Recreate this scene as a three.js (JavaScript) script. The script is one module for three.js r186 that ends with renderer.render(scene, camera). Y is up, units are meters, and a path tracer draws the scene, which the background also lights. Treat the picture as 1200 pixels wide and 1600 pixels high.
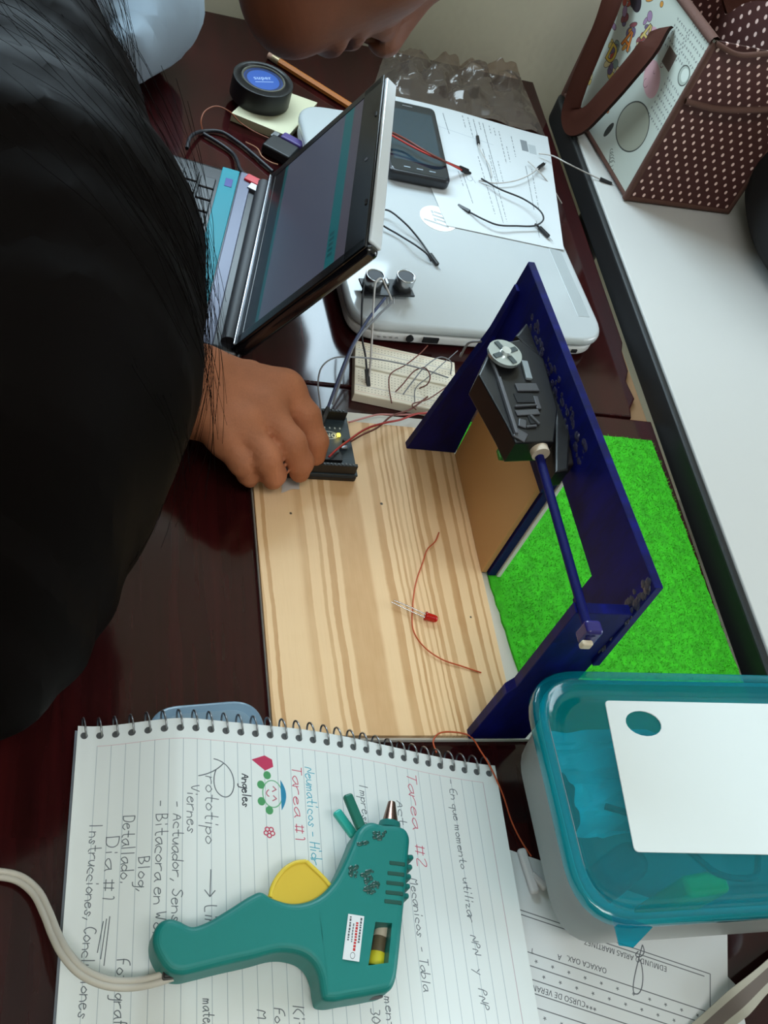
import * as THREE from 'three';
import { RectAreaLightUniformsLib } from 'three/addons/lights/RectAreaLightUniformsLib.js';
import { RoundedBoxGeometry } from 'three/addons/geometries/RoundedBoxGeometry.js';
import { MarchingCubes } from 'three/addons/objects/MarchingCubes.js';
import { Brush, Evaluator, SUBTRACTION } from 'three-bvh-csg';
import * as BGU from 'three/addons/utils/BufferGeometryUtils.js';

/* ------------------------------------------------------------------ camera, light, exposure */
const scene = new THREE.Scene();
const V = (x, y, z) => new THREE.Vector3(x, y, z);
const EYE = V(0, 0.55, 0), FOCAL = 1638.46;                       // table top is y = 0; focal length in pixels of a 1200 x 1600 frame
const RIGHT = V(0.94641, 0.29293, 0.13603), DOWN = V(0.06661, -0.58917, 0.80526), FORWARD = V(0.31603, -0.75304, -0.57711);
const camera = new THREE.PerspectiveCamera(52.05, 0.75, 0.02, 30);
camera.position.copy(EYE);
camera.up.copy(DOWN).negate();
camera.lookAt(EYE.clone().add(FORWARD));
scene.add(camera);
const renderer = new THREE.WebGLRenderer({ antialias: true });
renderer.toneMapping = THREE.LinearToneMapping;
renderer.toneMappingExposure = 1.0;
renderer.shadowMap.enabled = true;
scene.background = new THREE.Color(0.72, 0.9, 1.0).multiplyScalar(3.6);
RectAreaLightUniformsLib.init();
function areaLight(color, intensity, w, h, pos, target) {
  const l = new THREE.RectAreaLight(color, intensity, w, h);
  l.position.copy(pos); l.lookAt(target); scene.add(l); return l;
}
areaLight(new THREE.Color(0.66, 0.87, 1.0), 14.5, 0.66, 0.46, V(0.09, 0.57, -1.055), V(0.09, 0.57, 0));      // daylight from the unseen back wall window, lights the table from behind
areaLight(new THREE.Color(0.92, 0.97, 1.0), 3.2, 1.2, 1.1, V(2.17, 0.75, 0.1), V(0, 0.75, 0.1));          // daylight from the unseen right wall window, lights the table from the side

/* ------------------------------------------------------------------ helpers */
let seed = 12345;
const rnd = () => { seed = (seed * 1664525 + 1013904223) >>> 0; return seed / 4294967296; };
const rr = (a, b) => a + (b - a) * rnd();
const lerp = (a, b, t) => a + (b - a) * t;
const sm = (a, b, x) => { const t = Math.min(1, Math.max(0, (x - a) / (b - a))); return t * t * (3 - 2 * t); };
const hash = (x, y) => { let h = (x * 374761393 + y * 668265263) | 0; h = (h ^ (h >>> 13)) * 1274126177 | 0; return ((h ^ (h >>> 16)) >>> 0) / 4294967296; };
function noise(x, y) {
  const xi = Math.floor(x), yi = Math.floor(y), fx = x - xi, fy = y - yi, u = fx * fx * (3 - 2 * fx), v = fy * fy * (3 - 2 * fy);
  return lerp(lerp(hash(xi, yi), hash(xi + 1, yi), u), lerp(hash(xi, yi + 1), hash(xi + 1, yi + 1), u), v);
}
const fbm = (x, y, n = 4) => { let s = 0, a = 0.5; for (let i = 0; i < n; i++) { s += a * noise(x, y); x *= 2.03; y *= 2.03; a *= 0.5; } return s; };
// where the sight line through a pixel meets a plane of the place (a table top, a lid, an upright board)
const sight = (px, py) => RIGHT.clone().multiplyScalar((px - 600) / FOCAL).addScaledVector(DOWN, (py - 800) / FOCAL).add(FORWARD);
const at = (px, py, y = 0) => { const d = sight(px, py); return EYE.clone().addScaledVector(d, (y - EYE.y) / d.y); };
const atX = (px, py, x) => { const d = sight(px, py); return EYE.clone().addScaledVector(d, x / d.x); };
const atZ = (px, py, z) => { const d = sight(px, py); return EYE.clone().addScaledVector(d, z / d.z); };
const C = (c) => new THREE.Color(c);
function std(color, rough = 0.6, o = {}) { return new THREE.MeshStandardMaterial({ color: C(color), roughness: rough, side: THREE.DoubleSide, ...o }); }
function phys(color, rough = 0.6, o = {}) { return new THREE.MeshPhysicalMaterial({ color: C(color), roughness: rough, side: THREE.DoubleSide, ...o }); }
function tex(w, h, f, srgb = true) {                                  // f(x, y in 0..1) -> [r, g, b] 0..255
  const d = new Uint8Array(w * h * 4);
  for (let j = 0; j < h; j++) for (let i = 0; i < w; i++) {
    const c = f((i + 0.5) / w, (j + 0.5) / h, i, j), k = (j * w + i) * 4;
    d[k] = c[0]; d[k + 1] = c[1]; d[k + 2] = c[2]; d[k + 3] = 255;
  }
  const t = new THREE.DataTexture(d, w, h); t.magFilter = THREE.LinearFilter; t.minFilter = THREE.LinearFilter; t.wrapS = t.wrapT = THREE.RepeatWrapping;
  if (srgb) t.colorSpace = THREE.SRGBColorSpace; t.needsUpdate = true; return t;
}
function canvasTex(w, h, draw) {
  const c = document.createElement('canvas'); c.width = w; c.height = h; const g = c.getContext('2d'); draw(g, w, h);
  const t = new THREE.CanvasTexture(c); t.colorSpace = THREE.SRGBColorSpace; return t;
}
const grain = (k, srgb = false) => tex(256, 256, (x, y, i, j) => { const v = 128 + k * (hash(i, j) - 0.5) * 255; return [v, v, v]; }, srgb);
const names = {};
function numbered(n) { const k = names[n] = (names[n] || 0) + 1; return k === 1 ? n : n + '_' + String(k - 1).padStart(3, '0'); }
function tag(o, label, category, group) { o.userData.label = label; o.userData.category = category; if (group) o.userData.group = group; return o; }
function obj(name, geo, m, parent = scene) {
  const g = Array.isArray(geo) ? join(geo) : geo;
  const o = new THREE.Mesh(g, m); o.name = parent === scene ? numbered(name) : name; o.castShadow = o.receiveShadow = true; parent.add(o); return o;
}
function join(list) {
  const l = list.map((g) => { const q = g.index ? g.toNonIndexed() : g; for (const k of Object.keys(q.attributes)) if (!['position', 'normal', 'uv'].includes(k)) q.deleteAttribute(k); if (!q.attributes.uv) q.setAttribute('uv', new THREE.BufferAttribute(new Float32Array(q.attributes.position.count * 2), 2)); return q; });
  return BGU.mergeGeometries(l);
}
function thing(name, label, category, pos = V(0, 0, 0), turn = 0, group) {
  const o = new THREE.Group(); o.name = numbered(name); o.position.copy(pos); o.rotation.y = turn; scene.add(o); return tag(o, label, category, group);
}
function struct(name, geo, m) { const o = obj(name, geo, m); o.userData.kind = 'structure'; return o; }
const box = (w, h, d, x = 0, y = 0, z = 0) => new THREE.BoxGeometry(w, h, d).translate(x, y, z);
const rbox = (w, h, d, r, x = 0, y = 0, z = 0) => new RoundedBoxGeometry(w, h, d, 3, Math.min(r, w / 2.01, h / 2.01, d / 2.01)).translate(x, y, z);
const cyl = (r0, r1, h, n = 24, x = 0, y = 0, z = 0) => new THREE.CylinderGeometry(r0, r1, h, n).translate(x, y, z);
function between(a, b, r0, r1 = r0, n = 12) {
  const d = b.clone().sub(a), g = new THREE.CylinderGeometry(r1, r0, d.length(), n);
  g.applyQuaternion(new THREE.Quaternion().setFromUnitVectors(V(0, 1, 0), d.clone().normalize())); const m = a.clone().add(b).multiplyScalar(0.5); return g.translate(m.x, m.y, m.z);
}
function tube(pts, r, seg = 0, n = 8) { return new THREE.TubeGeometry(new THREE.CatmullRomCurve3(pts), seg || pts.length * 10, r, n, false); }
function roundRect(w, h, r, s = new THREE.Shape()) {
  const x = -w / 2, y = -h / 2;
  s.moveTo(x + r, y); s.lineTo(x + w - r, y); s.quadraticCurveTo(x + w, y, x + w, y + r); s.lineTo(x + w, y + h - r); s.quadraticCurveTo(x + w, y + h, x + w - r, y + h);
  s.lineTo(x + r, y + h); s.quadraticCurveTo(x, y + h, x, y + h - r); s.lineTo(x, y + r); s.quadraticCurveTo(x, y, x + r, y); return s;
}
// a shape given by (x, z) points, standing from y0 up by h, with rounded edges
function slabShape(shape, y0, h, bevel = 0.0005, seg = 2) {
  const g = new THREE.ExtrudeGeometry(shape, { depth: Math.max(h - 2 * bevel, 1e-5), bevelEnabled: bevel > 0, bevelThickness: bevel, bevelSize: bevel, bevelOffset: -bevel, bevelSegments: seg, curveSegments: 10 });
  g.rotateX(Math.PI / 2).translate(0, y0 + h - bevel, 0); return g;                    // shape y becomes world z
}
const polyShape = (pts, smooth) => { const s = new THREE.Shape(); if (smooth) { const c = new THREE.CatmullRomCurve3(pts.map((p) => V(p.x, p.y, 0)), true, 'centripetal'); s.setFromPoints(c.getPoints(pts.length * 5).slice(0, -1).map((p) => new THREE.Vector2(p.x, p.y))); } else s.setFromPoints(pts); return s; };
const flat = (list, y) => list.map(([a, b]) => { const p = at(a, b, y); return new THREE.Vector2(p.x, p.z); });
// a thin sheet over four corners (near-left, near-right, far-right, far-left) with its own bumps
function sheet(c, nx, ny, bump, thick = 0.0004) {
  const pos = [], uv = [], idx = [], n = (nx + 1) * (ny + 1);
  for (let k = 0; k < 2; k++) for (let j = 0; j <= ny; j++) for (let i = 0; i <= nx; i++) {
    const u = i / nx, v = j / ny, p = c[0].clone().lerp(c[1], u).lerp(c[3].clone().lerp(c[2], u), v);
    p.y += bump(u, v) - k * thick; pos.push(p.x, p.y, p.z); uv.push(u, v);
  }
  for (let k = 0; k < 2; k++) for (let j = 0; j < ny; j++) for (let i = 0; i < nx; i++) {
    const a = k * n + j * (nx + 1) + i, b = a + 1, d = a + nx + 1, e = d + 1; if (k) idx.push(a, e, b, a, d, e); else idx.push(a, b, e, a, e, d);
  }
  const rim = []; for (let i = 0; i < nx; i++) rim.push(i); for (let j = 0; j < ny; j++) rim.push(j * (nx + 1) + nx); for (let i = nx; i > 0; i--) rim.push(ny * (nx + 1) + i); for (let j = ny; j > 0; j--) rim.push(j * (nx + 1));
  rim.forEach((a, i) => { const b = rim[(i + 1) % rim.length]; idx.push(a, a + n, b, b, a + n, b + n); });
  const g = new THREE.BufferGeometry(); g.setAttribute('position', new THREE.Float32BufferAttribute(pos, 3)); g.setAttribute('uv', new THREE.Float32BufferAttribute(uv, 2)); g.setIndex(idx);
  const q = g.toNonIndexed(); const r = BGU.toCreasedNormals(q, 0.9); return r;
}
// a smooth body from a distance field, meshed on a grid of its own
function fieldMesh(fn, center, half, res) {
  const mc = new MarchingCubes(res, new THREE.MeshStandardMaterial(), false, false, 200000), h = res / 2;
  for (let k = 0; k < res; k++) for (let j = 0; j < res; j++) for (let i = 0; i < res; i++)
    mc.field[k * res * res + j * res + i] = -fn(center.x + (i - h) / h * half, center.y + (j - h) / h * half, center.z + (k - h) / h * half);
  mc.isolation = 0; mc.update();
  const g = new THREE.BufferGeometry(); g.setAttribute('position', new THREE.BufferAttribute(mc.positionArray.slice(0, mc.count * 3), 3));
  g.scale(half, half, half).translate(center.x, center.y, center.z);
  const q = BGU.mergeVertices(g, 1e-5); q.computeVertexNormals(); return q;
}
const smin = (a, b, k) => { const h = Math.max(k - Math.abs(a - b), 0) / k; return Math.min(a, b) - h * h * k * 0.25; };
function capsule(x, y, z, a, b, ra, rb) {
  const bx = b.x - a.x, by = b.y - a.y, bz = b.z - a.z, px = x - a.x, py = y - a.y, pz = z - a.z;
  const t = Math.min(1, Math.max(0, (px * bx + py * by + pz * bz) / (bx * bx + by * by + bz * bz + 1e-9)));
  return Math.hypot(px - bx * t, py - by * t, pz - bz * t) - lerp(ra, rb, t);
}
const ellip = (x, y, z, c, rx, ry, rz) => { const a = (x - c.x) / rx, b = (y - c.y) / ry, d = (z - c.z) / rz, k = Math.sqrt(a * a + b * b + d * d); return (k - 1) * Math.min(rx, ry, rz); };

/* ------------------------------------------------------------------ shared materials */
const fine = grain(1);
const M = {
  black: std('#141416', 0.45), blackMatte: std('#101012', 0.8), chrome: std('#d8dade', 0.2, { metalness: 1 }), steel: std('#9a9ca0', 0.35, { metalness: 1 }),
  white: std('#e8e8e6', 0.5), paper: std('#e4e8ea', 0.85), gold: std('#c8a24a', 0.35, { metalness: 1 }),
  wireBlack: std('#16161c', 0.5), wireGrey: std('#77787c', 0.5), wirePale: std('#b9b4b0', 0.5), wireBrown: std('#6a2f22', 0.5), wireRed: std('#b03028', 0.5), wireOrange: std('#c8562a', 0.5), wireBlue: std('#3a4262', 0.5),
};

/* ------------------------------------------------------------------ the setting */
const plaster = std('#d6d2bd', 0.9, { bumpMap: grain(1), bumpScale: 0.0004 });
{
  const FL = -0.74, CE = 1.95;
  const floorTex = tex(512, 512, (x, y) => { const v = 150 + 30 * (fbm(x * 20, y * 20) - 0.5); return [v, v * 0.97, v * 0.9]; });
  struct('floor', box(4.2, 0.1, 4.2, 0.3, FL - 0.05, 0.85), std('#ffffff', 0.5, { map: floorTex }));
  struct('ceiling', box(4.2, 0.1, 4.2, 0.3, CE + 0.05, 0.85), std('#dcdcd4', 0.9));
  struct('wall_left', box(0.15, CE - FL, 3.9, -1.675, (CE + FL) / 2, 0.85), plaster);
  struct('wall_front', box(4.2, CE - FL, 0.15, 0.3, (CE + FL) / 2, 2.875), plaster);
  const holed = (w, h, cx, cy, hw, hh) => {
    const s = new THREE.Shape(); s.moveTo(-w / 2, 0); s.lineTo(w / 2, 0); s.lineTo(w / 2, h); s.lineTo(-w / 2, h); s.closePath();
    const p = new THREE.Path(); p.moveTo(cx - hw, cy - hh); p.lineTo(cx - hw, cy + hh); p.lineTo(cx + hw, cy + hh); p.lineTo(cx + hw, cy - hh); p.closePath(); s.holes.push(p);
    return new THREE.ExtrudeGeometry(s, { depth: 0.15, bevelEnabled: false });
  };
  struct('wall_back', holed(4.2, CE - FL, -0.21, 0.57 - FL, 0.35, 0.25).translate(0.3, FL, -1.215), plaster);
  struct('wall_right', holed(3.9, CE - FL, 0.75, 0.75 - FL, 0.62, 0.57).rotateY(Math.PI / 2).translate(2.19, FL, 0.85), plaster);
  const alu = std('#b8bcc0', 0.4, { metalness: 0.6 });
  const pane = phys('#ffffff', 0.05, { transmission: 1, thickness: 0, ior: 1.45 });
  const w1 = struct('unseen_window_1', [box(0.7, 0.03, 0.04, 0.09, 0.335, -1.15), box(0.7, 0.03, 0.04, 0.09, 0.805, -1.15), box(0.03, 0.5, 0.04, -0.245, 0.57, -1.15), box(0.03, 0.5, 0.04, 0.425, 0.57, -1.15), box(0.025, 0.5, 0.04, 0.09, 0.57, -1.15)], alu);  // unseen, above the view; placed for the bluish sheen on the table
  obj('pane', box(0.32, 0.44, 0.004, -0.0775, 0.57, -1.15), pane, w1); obj('pane', box(0.32, 0.44, 0.004, 0.2575, 0.57, -1.15), pane, w1);
  const w2 = struct('unseen_window_2', [box(0.04, 0.03, 1.24, 2.27, 0.195, 0.1), box(0.04, 0.03, 1.24, 2.27, 1.305, 0.1), box(0.04, 1.14, 0.03, 2.27, 0.75, -0.505), box(0.04, 1.14, 0.03, 2.27, 0.75, 0.705), box(0.04, 1.14, 0.025, 2.27, 0.75, 0.1)], alu);  // out of view on the right, placed to light the tables from that side
  obj('pane', box(0.004, 1.08, 0.57, 2.27, 0.75, -0.2), pane, w2); obj('pane', box(0.004, 1.08, 0.57, 2.27, 0.75, 0.4), pane, w2);
}

{
  const t = thing('unseen_ceiling_lamp', 'unseen long white ceiling lamp with a glowing diffuser, out of view above the table', 'lamp', V(-0.05, 1.93, 0.6));  // out of view, placed to light notebook and tables evenly
  obj('housing', rbox(1.24, 0.03, 0.34, 0.006, 0, 0.005, 0), std('#e6e6e2', 0.5), t);
  obj('diffuser', rbox(1.2, 0.012, 0.3, 0.004, 0, -0.014, 0), new THREE.MeshStandardMaterial({ color: 0xdddddd, emissive: 0xf4f8ff, emissiveIntensity: 1.2, roughness: 0.7 }), t);
  areaLight(new THREE.Color(1.0, 0.985, 0.95), 13.0, 1.2, 0.3, V(-0.05, 1.905, 0.6), V(-0.05, 0, 0.6001));  // overhead light of the unseen lamp
}

/* ------------------------------------------------------------------ tables */
const deskTex = tex(512, 1024, (x, y) => {
  const g = fbm(x * 60, y * 5, 4), f = fbm(x * 220 + 9, y * 9 + 3, 3), k = 0.72 + 0.42 * (g - 0.45) + 0.28 * (f - 0.45);
  return [66 * k, 20 * k, 21 * k];
});
deskTex.repeat.set(1.6, 1.6);
const deskMat = phys('#ffffff', 0.42, { map: deskTex, specularIntensity: 0, clearcoat: 0.9, clearcoatRoughness: 0.1, bumpMap: fine, bumpScale: 0.00006 });
const deskEdge = std('#3a1518', 0.5), chipMat = std('#8a6a4a', 0.9);
function desk(name, label, x0, x1, z0, z1, chip, far, near) {
  const t = thing(name, label, 'table', V((x0 + x1) / 2, -0.74, (z0 + z1) / 2), 0, undefined);
  const w = x1 - x0, d = z1 - z0, s = new THREE.Shape();
  if (chip) { s.setFromPoints([[-w / 2, -d / 2], [w / 2 + far, -d / 2], [w / 2 + 0.0012, d / 2 - 0.09], [w / 2 - 0.003, d / 2 - 0.078], [w / 2 - 0.004, d / 2 - 0.055], [w / 2 - 0.010, d / 2 - 0.042], [w / 2 - 0.008, d / 2 - 0.022], [w / 2 - 0.016, d / 2 - 0.010], [w / 2 - 0.018, d / 2], [-w / 2, d / 2]].map((p) => new THREE.Vector2(...p))); } else s.setFromPoints([[-w / 2, -d / 2], [w / 2 + far, -d / 2], [w / 2 + near, d / 2], [-w / 2, d / 2]].map((p) => new THREE.Vector2(...p)));
  const top = obj('table_top', slabShape(s, 0.715, 0.025, 0.0015), deskMat, t);
  if (chip) {
    const c = new THREE.Shape(); c.setFromPoints([[w / 2 + 0.001, d / 2 - 0.09], [w / 2, d / 2], [w / 2 - 0.018, d / 2], [w / 2 - 0.016, d / 2 - 0.010], [w / 2 - 0.008, d / 2 - 0.022], [w / 2 - 0.010, d / 2 - 0.042], [w / 2 - 0.004, d / 2 - 0.055], [w / 2 - 0.003, d / 2 - 0.078]].map((p) => new THREE.Vector2(...p)));
    const o = obj('bare_chipboard', slabShape(c, 0.7165, 0.019, 0.001), chipMat, t); o.userData.label = 'pale worn chipboard corner where the veneer is gone';
  }
  for (const sx of [-1, 1]) for (const sz of [-1, 1]) obj('leg', rbox(0.05, 0.715, 0.05, 0.004, sx * (w / 2 - 0.05), 0.3575, sz * (d / 2 - 0.05)), deskEdge, t);
  return t;
}
desk('wooden_table', 'dark red brown wooden table under the wood and green model and the notebook', -0.13, 0.475, -0.5365, 0.14, false, 0.0085, -0.0085);
desk('wooden_table', 'dark red brown wooden table under the two small laptops, its corner chipped pale', -0.13, 0.4835, -1.04, -0.539, true, 0.0125, 0);
{
  const t = thing('white_table', 'white table with a black rubber edge carrying the polka dot bag', 'table', V(0.4735, -0.74, -0.3), -0.0247);
  const s = roundRect(0.8, 1.5, 0.03), w = slabShape(s, 0.738, 0.0285, 0.002).translate(0.4025, 0, 0.06);
  obj('table_top', slabShape(roundRect(0.79, 1.49, 0.028), 0.745, 0.0215, 0.001).translate(0.4075, 0, 0.06), std('#c6c5c2', 0.5), t);
  const e = new THREE.Shape(); roundRect(0.803, 1.503, 0.032, e); const hole = new THREE.Path(); roundRect(0.789, 1.489, 0.028, hole); e.holes.push(hole);
  obj('edge_band', slabShape(e, 0.738, 0.0275, 0.003, 3).translate(0.4075, 0, 0.06), std('#131415', 0.55), t);
  for (const sx of [0.08, 0.74]) for (const sz of [-0.6, 0.74]) obj('leg', cyl(0.02, 0.02, 0.74, 16, sx, 0.37, sz), std('#222426', 0.4, { metalness: 0.6 }), t);
}

/* ------------------------------------------------------------------ wood and felt model with the blue gate */
{
  const t = thing('gate_model', 'blue gate model with motor on a board half pine, half green felt', 'model', V(0.3045, 0, -0.379));
  const O = t.position, sub = (g) => g.translate(-O.x, -O.y, -O.z);
  obj('base_board', sub(slabShape(polyShape([[0.137, -0.508], [0.473, -0.511], [0.4735, -0.2495], [0.1375, -0.249]].map((p) => new THREE.Vector2(...p))), 0.0005, 0.0035, 0.0004)), std('#d9d6cc', 0.7), t);
  const pine = tex(1024, 1536, (x, y) => {
    const wob = 0.030 * (fbm(x * 1.6 + 3, y * 2.2 + 1, 2) - 0.5) + 0.010 * (fbm(x * 6, y * 9, 3) - 0.5) + 0.0035 * (fbm(x * 30, y * 60, 2) - 0.5) + 0.028 * Math.sin(y * 2.6 + 0.4) * (0.3 + x);
    const s = x + wob, w = s * 16 + 1.7 * Math.sin(s * 7.2 + 0.6) + 0.9 * Math.sin(s * 17 + 1.1);
    const f = w - Math.floor(w), k = Math.floor(w), width = 0.22 + 0.36 * hash(k, 7), str = 0.5 + 0.5 * hash(k, 3);
    let b = sm(1 - width - 0.10, 1 - width + 0.04, f) * (1 - sm(0.95, 1.0, f)) * str;
    const fib = 0.12 * (fbm(x * 260, y * 14, 3) - 0.45) + 0.09 * (fbm(x * 8, y * 30, 3) - 0.45);
    b = b * (0.7 + 0.3 * sm(0.3, 0.7, fbm(x * 9, y * 5 + 3, 2))); b = Math.min(1, Math.max(0, b * (0.82 + 0.35 * fbm(x * 40, y * 22, 2)) + fib * 0.9));
    let c = [lerp(246, 196, b), lerp(208, 146, b), lerp(160, 94, b)];
    for (const [kx, ky, kr] of [[0.58, 0.30, 0.006], [0.155, 0.355, 0.005], [0.9, 0.66, 0.004]]) { const q = Math.hypot(x - kx, (y - ky) * 1.5) / kr; if (q < 1.4) c = c.map((v) => v * lerp(0.3, 1, sm(0.6, 1.4, q))); }
    return c;
  });
  const wood = slabShape(roundRect(0.154, 0.2465, 0.001), 0.004, 0.0035, 0.0004), wp = wood.attributes.position, wu = wood.attributes.uv;
  for (let i = 0; i < wp.count; i++) wu.setXY(i, wp.getX(i) / 0.154 + 0.5, wp.getZ(i) / 0.2465 + 0.5);
  obj('pine_sheet', sub(wood.translate(0.2145, 0, -0.3735)), std('#ffffff', 0.5, { map: pine, bumpMap: pine, bumpScale: 0.00008 }), t).userData.label = 'pine sheet with striped brown grain';
  // felt
  const feltTex = tex(512, 512, (x, y, i, j) => { const k = 0.72 + 0.34 * fbm(x * 50, y * 50, 3) + 0.22 * (hash(i, j) - 0.5); return [64 * k, 205 * k, 26 * k]; });
  feltTex.repeat.set(6, 6);
  const edge = []; for (const [ax, az, bx, bz, n] of [[0.2955, -0.509, 0.4715, -0.5095, 26], [0.4715, -0.5095, 0.473, -0.251, 40], [0.473, -0.251, 0.307, -0.252, 20], [0.307, -0.252, 0.297, -0.36, 16], [0.297, -0.36, 0.2955, -0.509, 10]]) for (let i = 0; i < n; i++) edge.push(new THREE.Vector2(lerp(ax, bx, i / n) + rr(-0.0006, 0.0006), lerp(az, bz, i / n) + rr(-0.0006, 0.0006)));
  const felt = obj('felt_mat', sub(slabShape(polyShape(edge), 0.004, 0.0022, 0.0004)), std('#ffffff', 0.95, { map: feltTex, bumpMap: fine, bumpScale: 0.0008 }), t);
  felt.userData.label = 'bright green felt';
  const blade = new THREE.BufferGeometry(); blade.setAttribute('position', new THREE.Float32BufferAttribute([-0.00035, 0, 0, 0.00035, 0, 0, 0.0002, 0.0022, 0.0012], 3)); blade.computeVertexNormals();
  const N = 26000, pile = new THREE.InstancedMesh(blade, std('#3cc01c', 0.9), N), m4 = new THREE.Matrix4(), q4 = new THREE.Quaternion(), e4 = new THREE.Euler(), col = new THREE.Color();
  for (let i = 0; i < N; i++) {
    const x = rr(0.304, 0.4725), z = rr(-0.509, -0.252); e4.set(rr(-0.6, 0.6), rr(0, 6.28), rr(-0.6, 0.6));
    m4.compose(V(x - O.x, 0.0058, z - O.z), q4.setFromEuler(e4), V(1, rr(0.5, 1.1), 1)); pile.setMatrixAt(i, m4);
    const k = rr(0.7, 1.15) * (0.85 + 0.3 * fbm(x * 160, z * 160, 2)); pile.setColorAt(i, col.setRGB(0.055 * k * rr(0.8, 1.4), 0.5 * k, 0.012 * k));
  }
  pile.material.color.set('#ffffff'); pile.name = 'felt_pile'; pile.userData.kind = 'stuff'; pile.castShadow = pile.receiveShadow = true; felt.add(pile);
  // blue gate
  const blueTex = tex(512, 512, (x, y) => { const k = 0.8 + 0.5 * (fbm(x * 24, y * 6, 4) - 0.45) + 0.12 * (fbm(x * 120, y * 90, 2) - 0.4); return [10 * k, 17 * k, 104 * k]; }); blueTex.repeat.set(8, 8);
  const blue = phys('#ffffff', 0.5, { specularIntensity: 0.35, map: blueTex, bumpMap: fine, bumpScale: 0.0001 });
  const upright = (pts, z, th) => { const g = new THREE.ExtrudeGeometry(polyShape(pts.map((p) => new THREE.Vector2(...p))), { depth: th, bevelEnabled: true, bevelThickness: 0.0004, bevelSize: 0.0004, bevelOffset: -0.0004, bevelSegments: 1 }); return sub(g.translate(0, 0, z)); };
  obj('gate_leg', upright([[0.2535, 0.0075], [0.292, 0.0075], [0.287, 0.165], [0.2745, 0.165], [0.2725, 0.128]], -0.481, 0.0055), blue, t);
  obj('gate_leg', upright([[0.2575, 0.0075], [0.2955, 0.0075], [0.2935, 0.155], [0.259, 0.155], [0.2605, 0.075], [0.2575, 0.068]], -0.254, 0.0055), blue, t);
  const pf = V(0.281, 0, -0.4785), pn = V(0.296, 0, -0.2455);
  const pdir = pn.clone().sub(pf), plen = pdir.length(), pang = Math.atan2(pdir.x, pdir.z);
    const ps = polyShape([[-0.0085, 0.1176], [0.52 * plen, 0.1135], [0.52 * plen, 0.1385], [0.826 * plen, 0.1335], [0.826 * plen, 0.109], [plen, 0.1065], [plen * 0.985, 0.1795], [-0.004, 0.1825]].map((p) => new THREE.Vector2(...p)));
  const pg = new THREE.ExtrudeGeometry(ps, { depth: 0.004, bevelEnabled: true, bevelThickness: 0.0005, bevelSize: 0.0005, bevelOffset: -0.0005, bevelSegments: 1 });
  pg.rotateY(-Math.PI / 2).rotateY(pang); pg.translate(pf.x, 0, pf.z);
  const panel = obj('gate_panel', sub(pg), blue, t);
  // dried glue on the panel
  const onPanel = (s, y, out = 0.0045) => { const p = pf.clone().addScaledVector(pdir, s); return V(p.x - out * Math.cos(pang) - O.x, y - O.y, p.z + out * Math.sin(pang) - O.z); };
  const glueMat = phys('#474a5c', 0.35, { transmission: 0.5, thickness: 0 }), glue = [];
  const blob = (s, y, r, len) => { const p = onPanel(s, y, 0.0042), g = new THREE.IcosahedronGeometry(r, 2); const q = g.attributes.position; for (let i = 0; i < q.count; i++) { const k = 0.75 + 0.5 * noise(q.getX(i) * 900 + s * 90, q.getY(i) * 900 + q.getZ(i) * 700); q.setXYZ(i, q.getX(i) * k, q.getY(i) * k, q.getZ(i) * k); } g.computeVertexNormals(); return g.scale(0.3, 1, len).rotateX(rr(-0.5, 0.5)).translate(p.x, p.y, p.z); };
  for (let i = 0; i < 46; i++) glue.push(blob(0.962 + rr(-0.016, 0.02), lerp(0.118, 0.176, i / 45), rr(0.001, 0.0034), rr(0.7, 1.3)));
  obj('glue_bead', glue, glueMat, panel).userData.label = 'film of dried grey glue near the panel end';
  const glue2 = []; for (let i = 0; i < 90; i++) glue2.push(blob(lerp(0.12, 0.58, i / 89), 0.1635 + rr(-0.006, 0.006), rr(0.0007, 0.0026), rr(0.8, 1.8)));
  obj('glue_bead', glue2, phys('#4b4868', 0.14, { transmission: 0.5, thickness: 0 }), panel).userData.label = 'glossy hot glue holding the motor';
  // roller rod and its bearing
  const rodA = V(0.2615, 0.158, -0.346), rodB = V(0.2625, 0.156, -0.2335);
  obj('roller_rod', sub(between(rodA, rodB, 0.0026, 0.0026, 16)), blue, t);
  obj('rod_bearing', sub(rbox(0.009, 0.013, 0.008, 0.002, 0.264, 0.154, -0.2375)), std('#2b2666', 0.25), t);
  obj('rod_tip', sub(rbox(0.006, 0.005, 0.003, 0.001, 0.2615, 0.152, -0.2318)), std('#cfc0a8', 0.6), t);
  // upright door of three layers
  obj('door_panel', sub(rbox(0.004, 0.122, 0.104, 0.0006, 0.293, 0.0685, -0.422)), std('#cc9c66', 0.8, { bumpMap: fine, bumpScale: 0.0001 }), t).userData.label = 'tan cardboard face of the door';
  obj('door_panel', sub(rbox(0.006, 0.124, 0.107, 0.0006, 0.2985, 0.069, -0.4215)), blue, t).userData.label = 'blue middle layer of the door';
  obj('door_panel', sub(rbox(0.003, 0.124, 0.108, 0.0006, 0.3035, 0.069, -0.421)), std('#d8d8d4', 0.6), t).userData.label = 'white foam back of the door';
  // motor drive
  const mt = obj('motor_housing', (() => {
    const parts = [], c = flat([[748, 585], [770, 538], [812, 530], [850, 560], [872, 640], [866, 690], [806, 692], [790, 660]], 0.166);
    parts.push(slabShape(polyShape(c), 0.149, 0.017, 0.001));
    return sub(join(parts));
  })(), std('#0e0e11', 0.4), t); mt.userData.label = 'black plastic motor housing with a geared disc';
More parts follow.
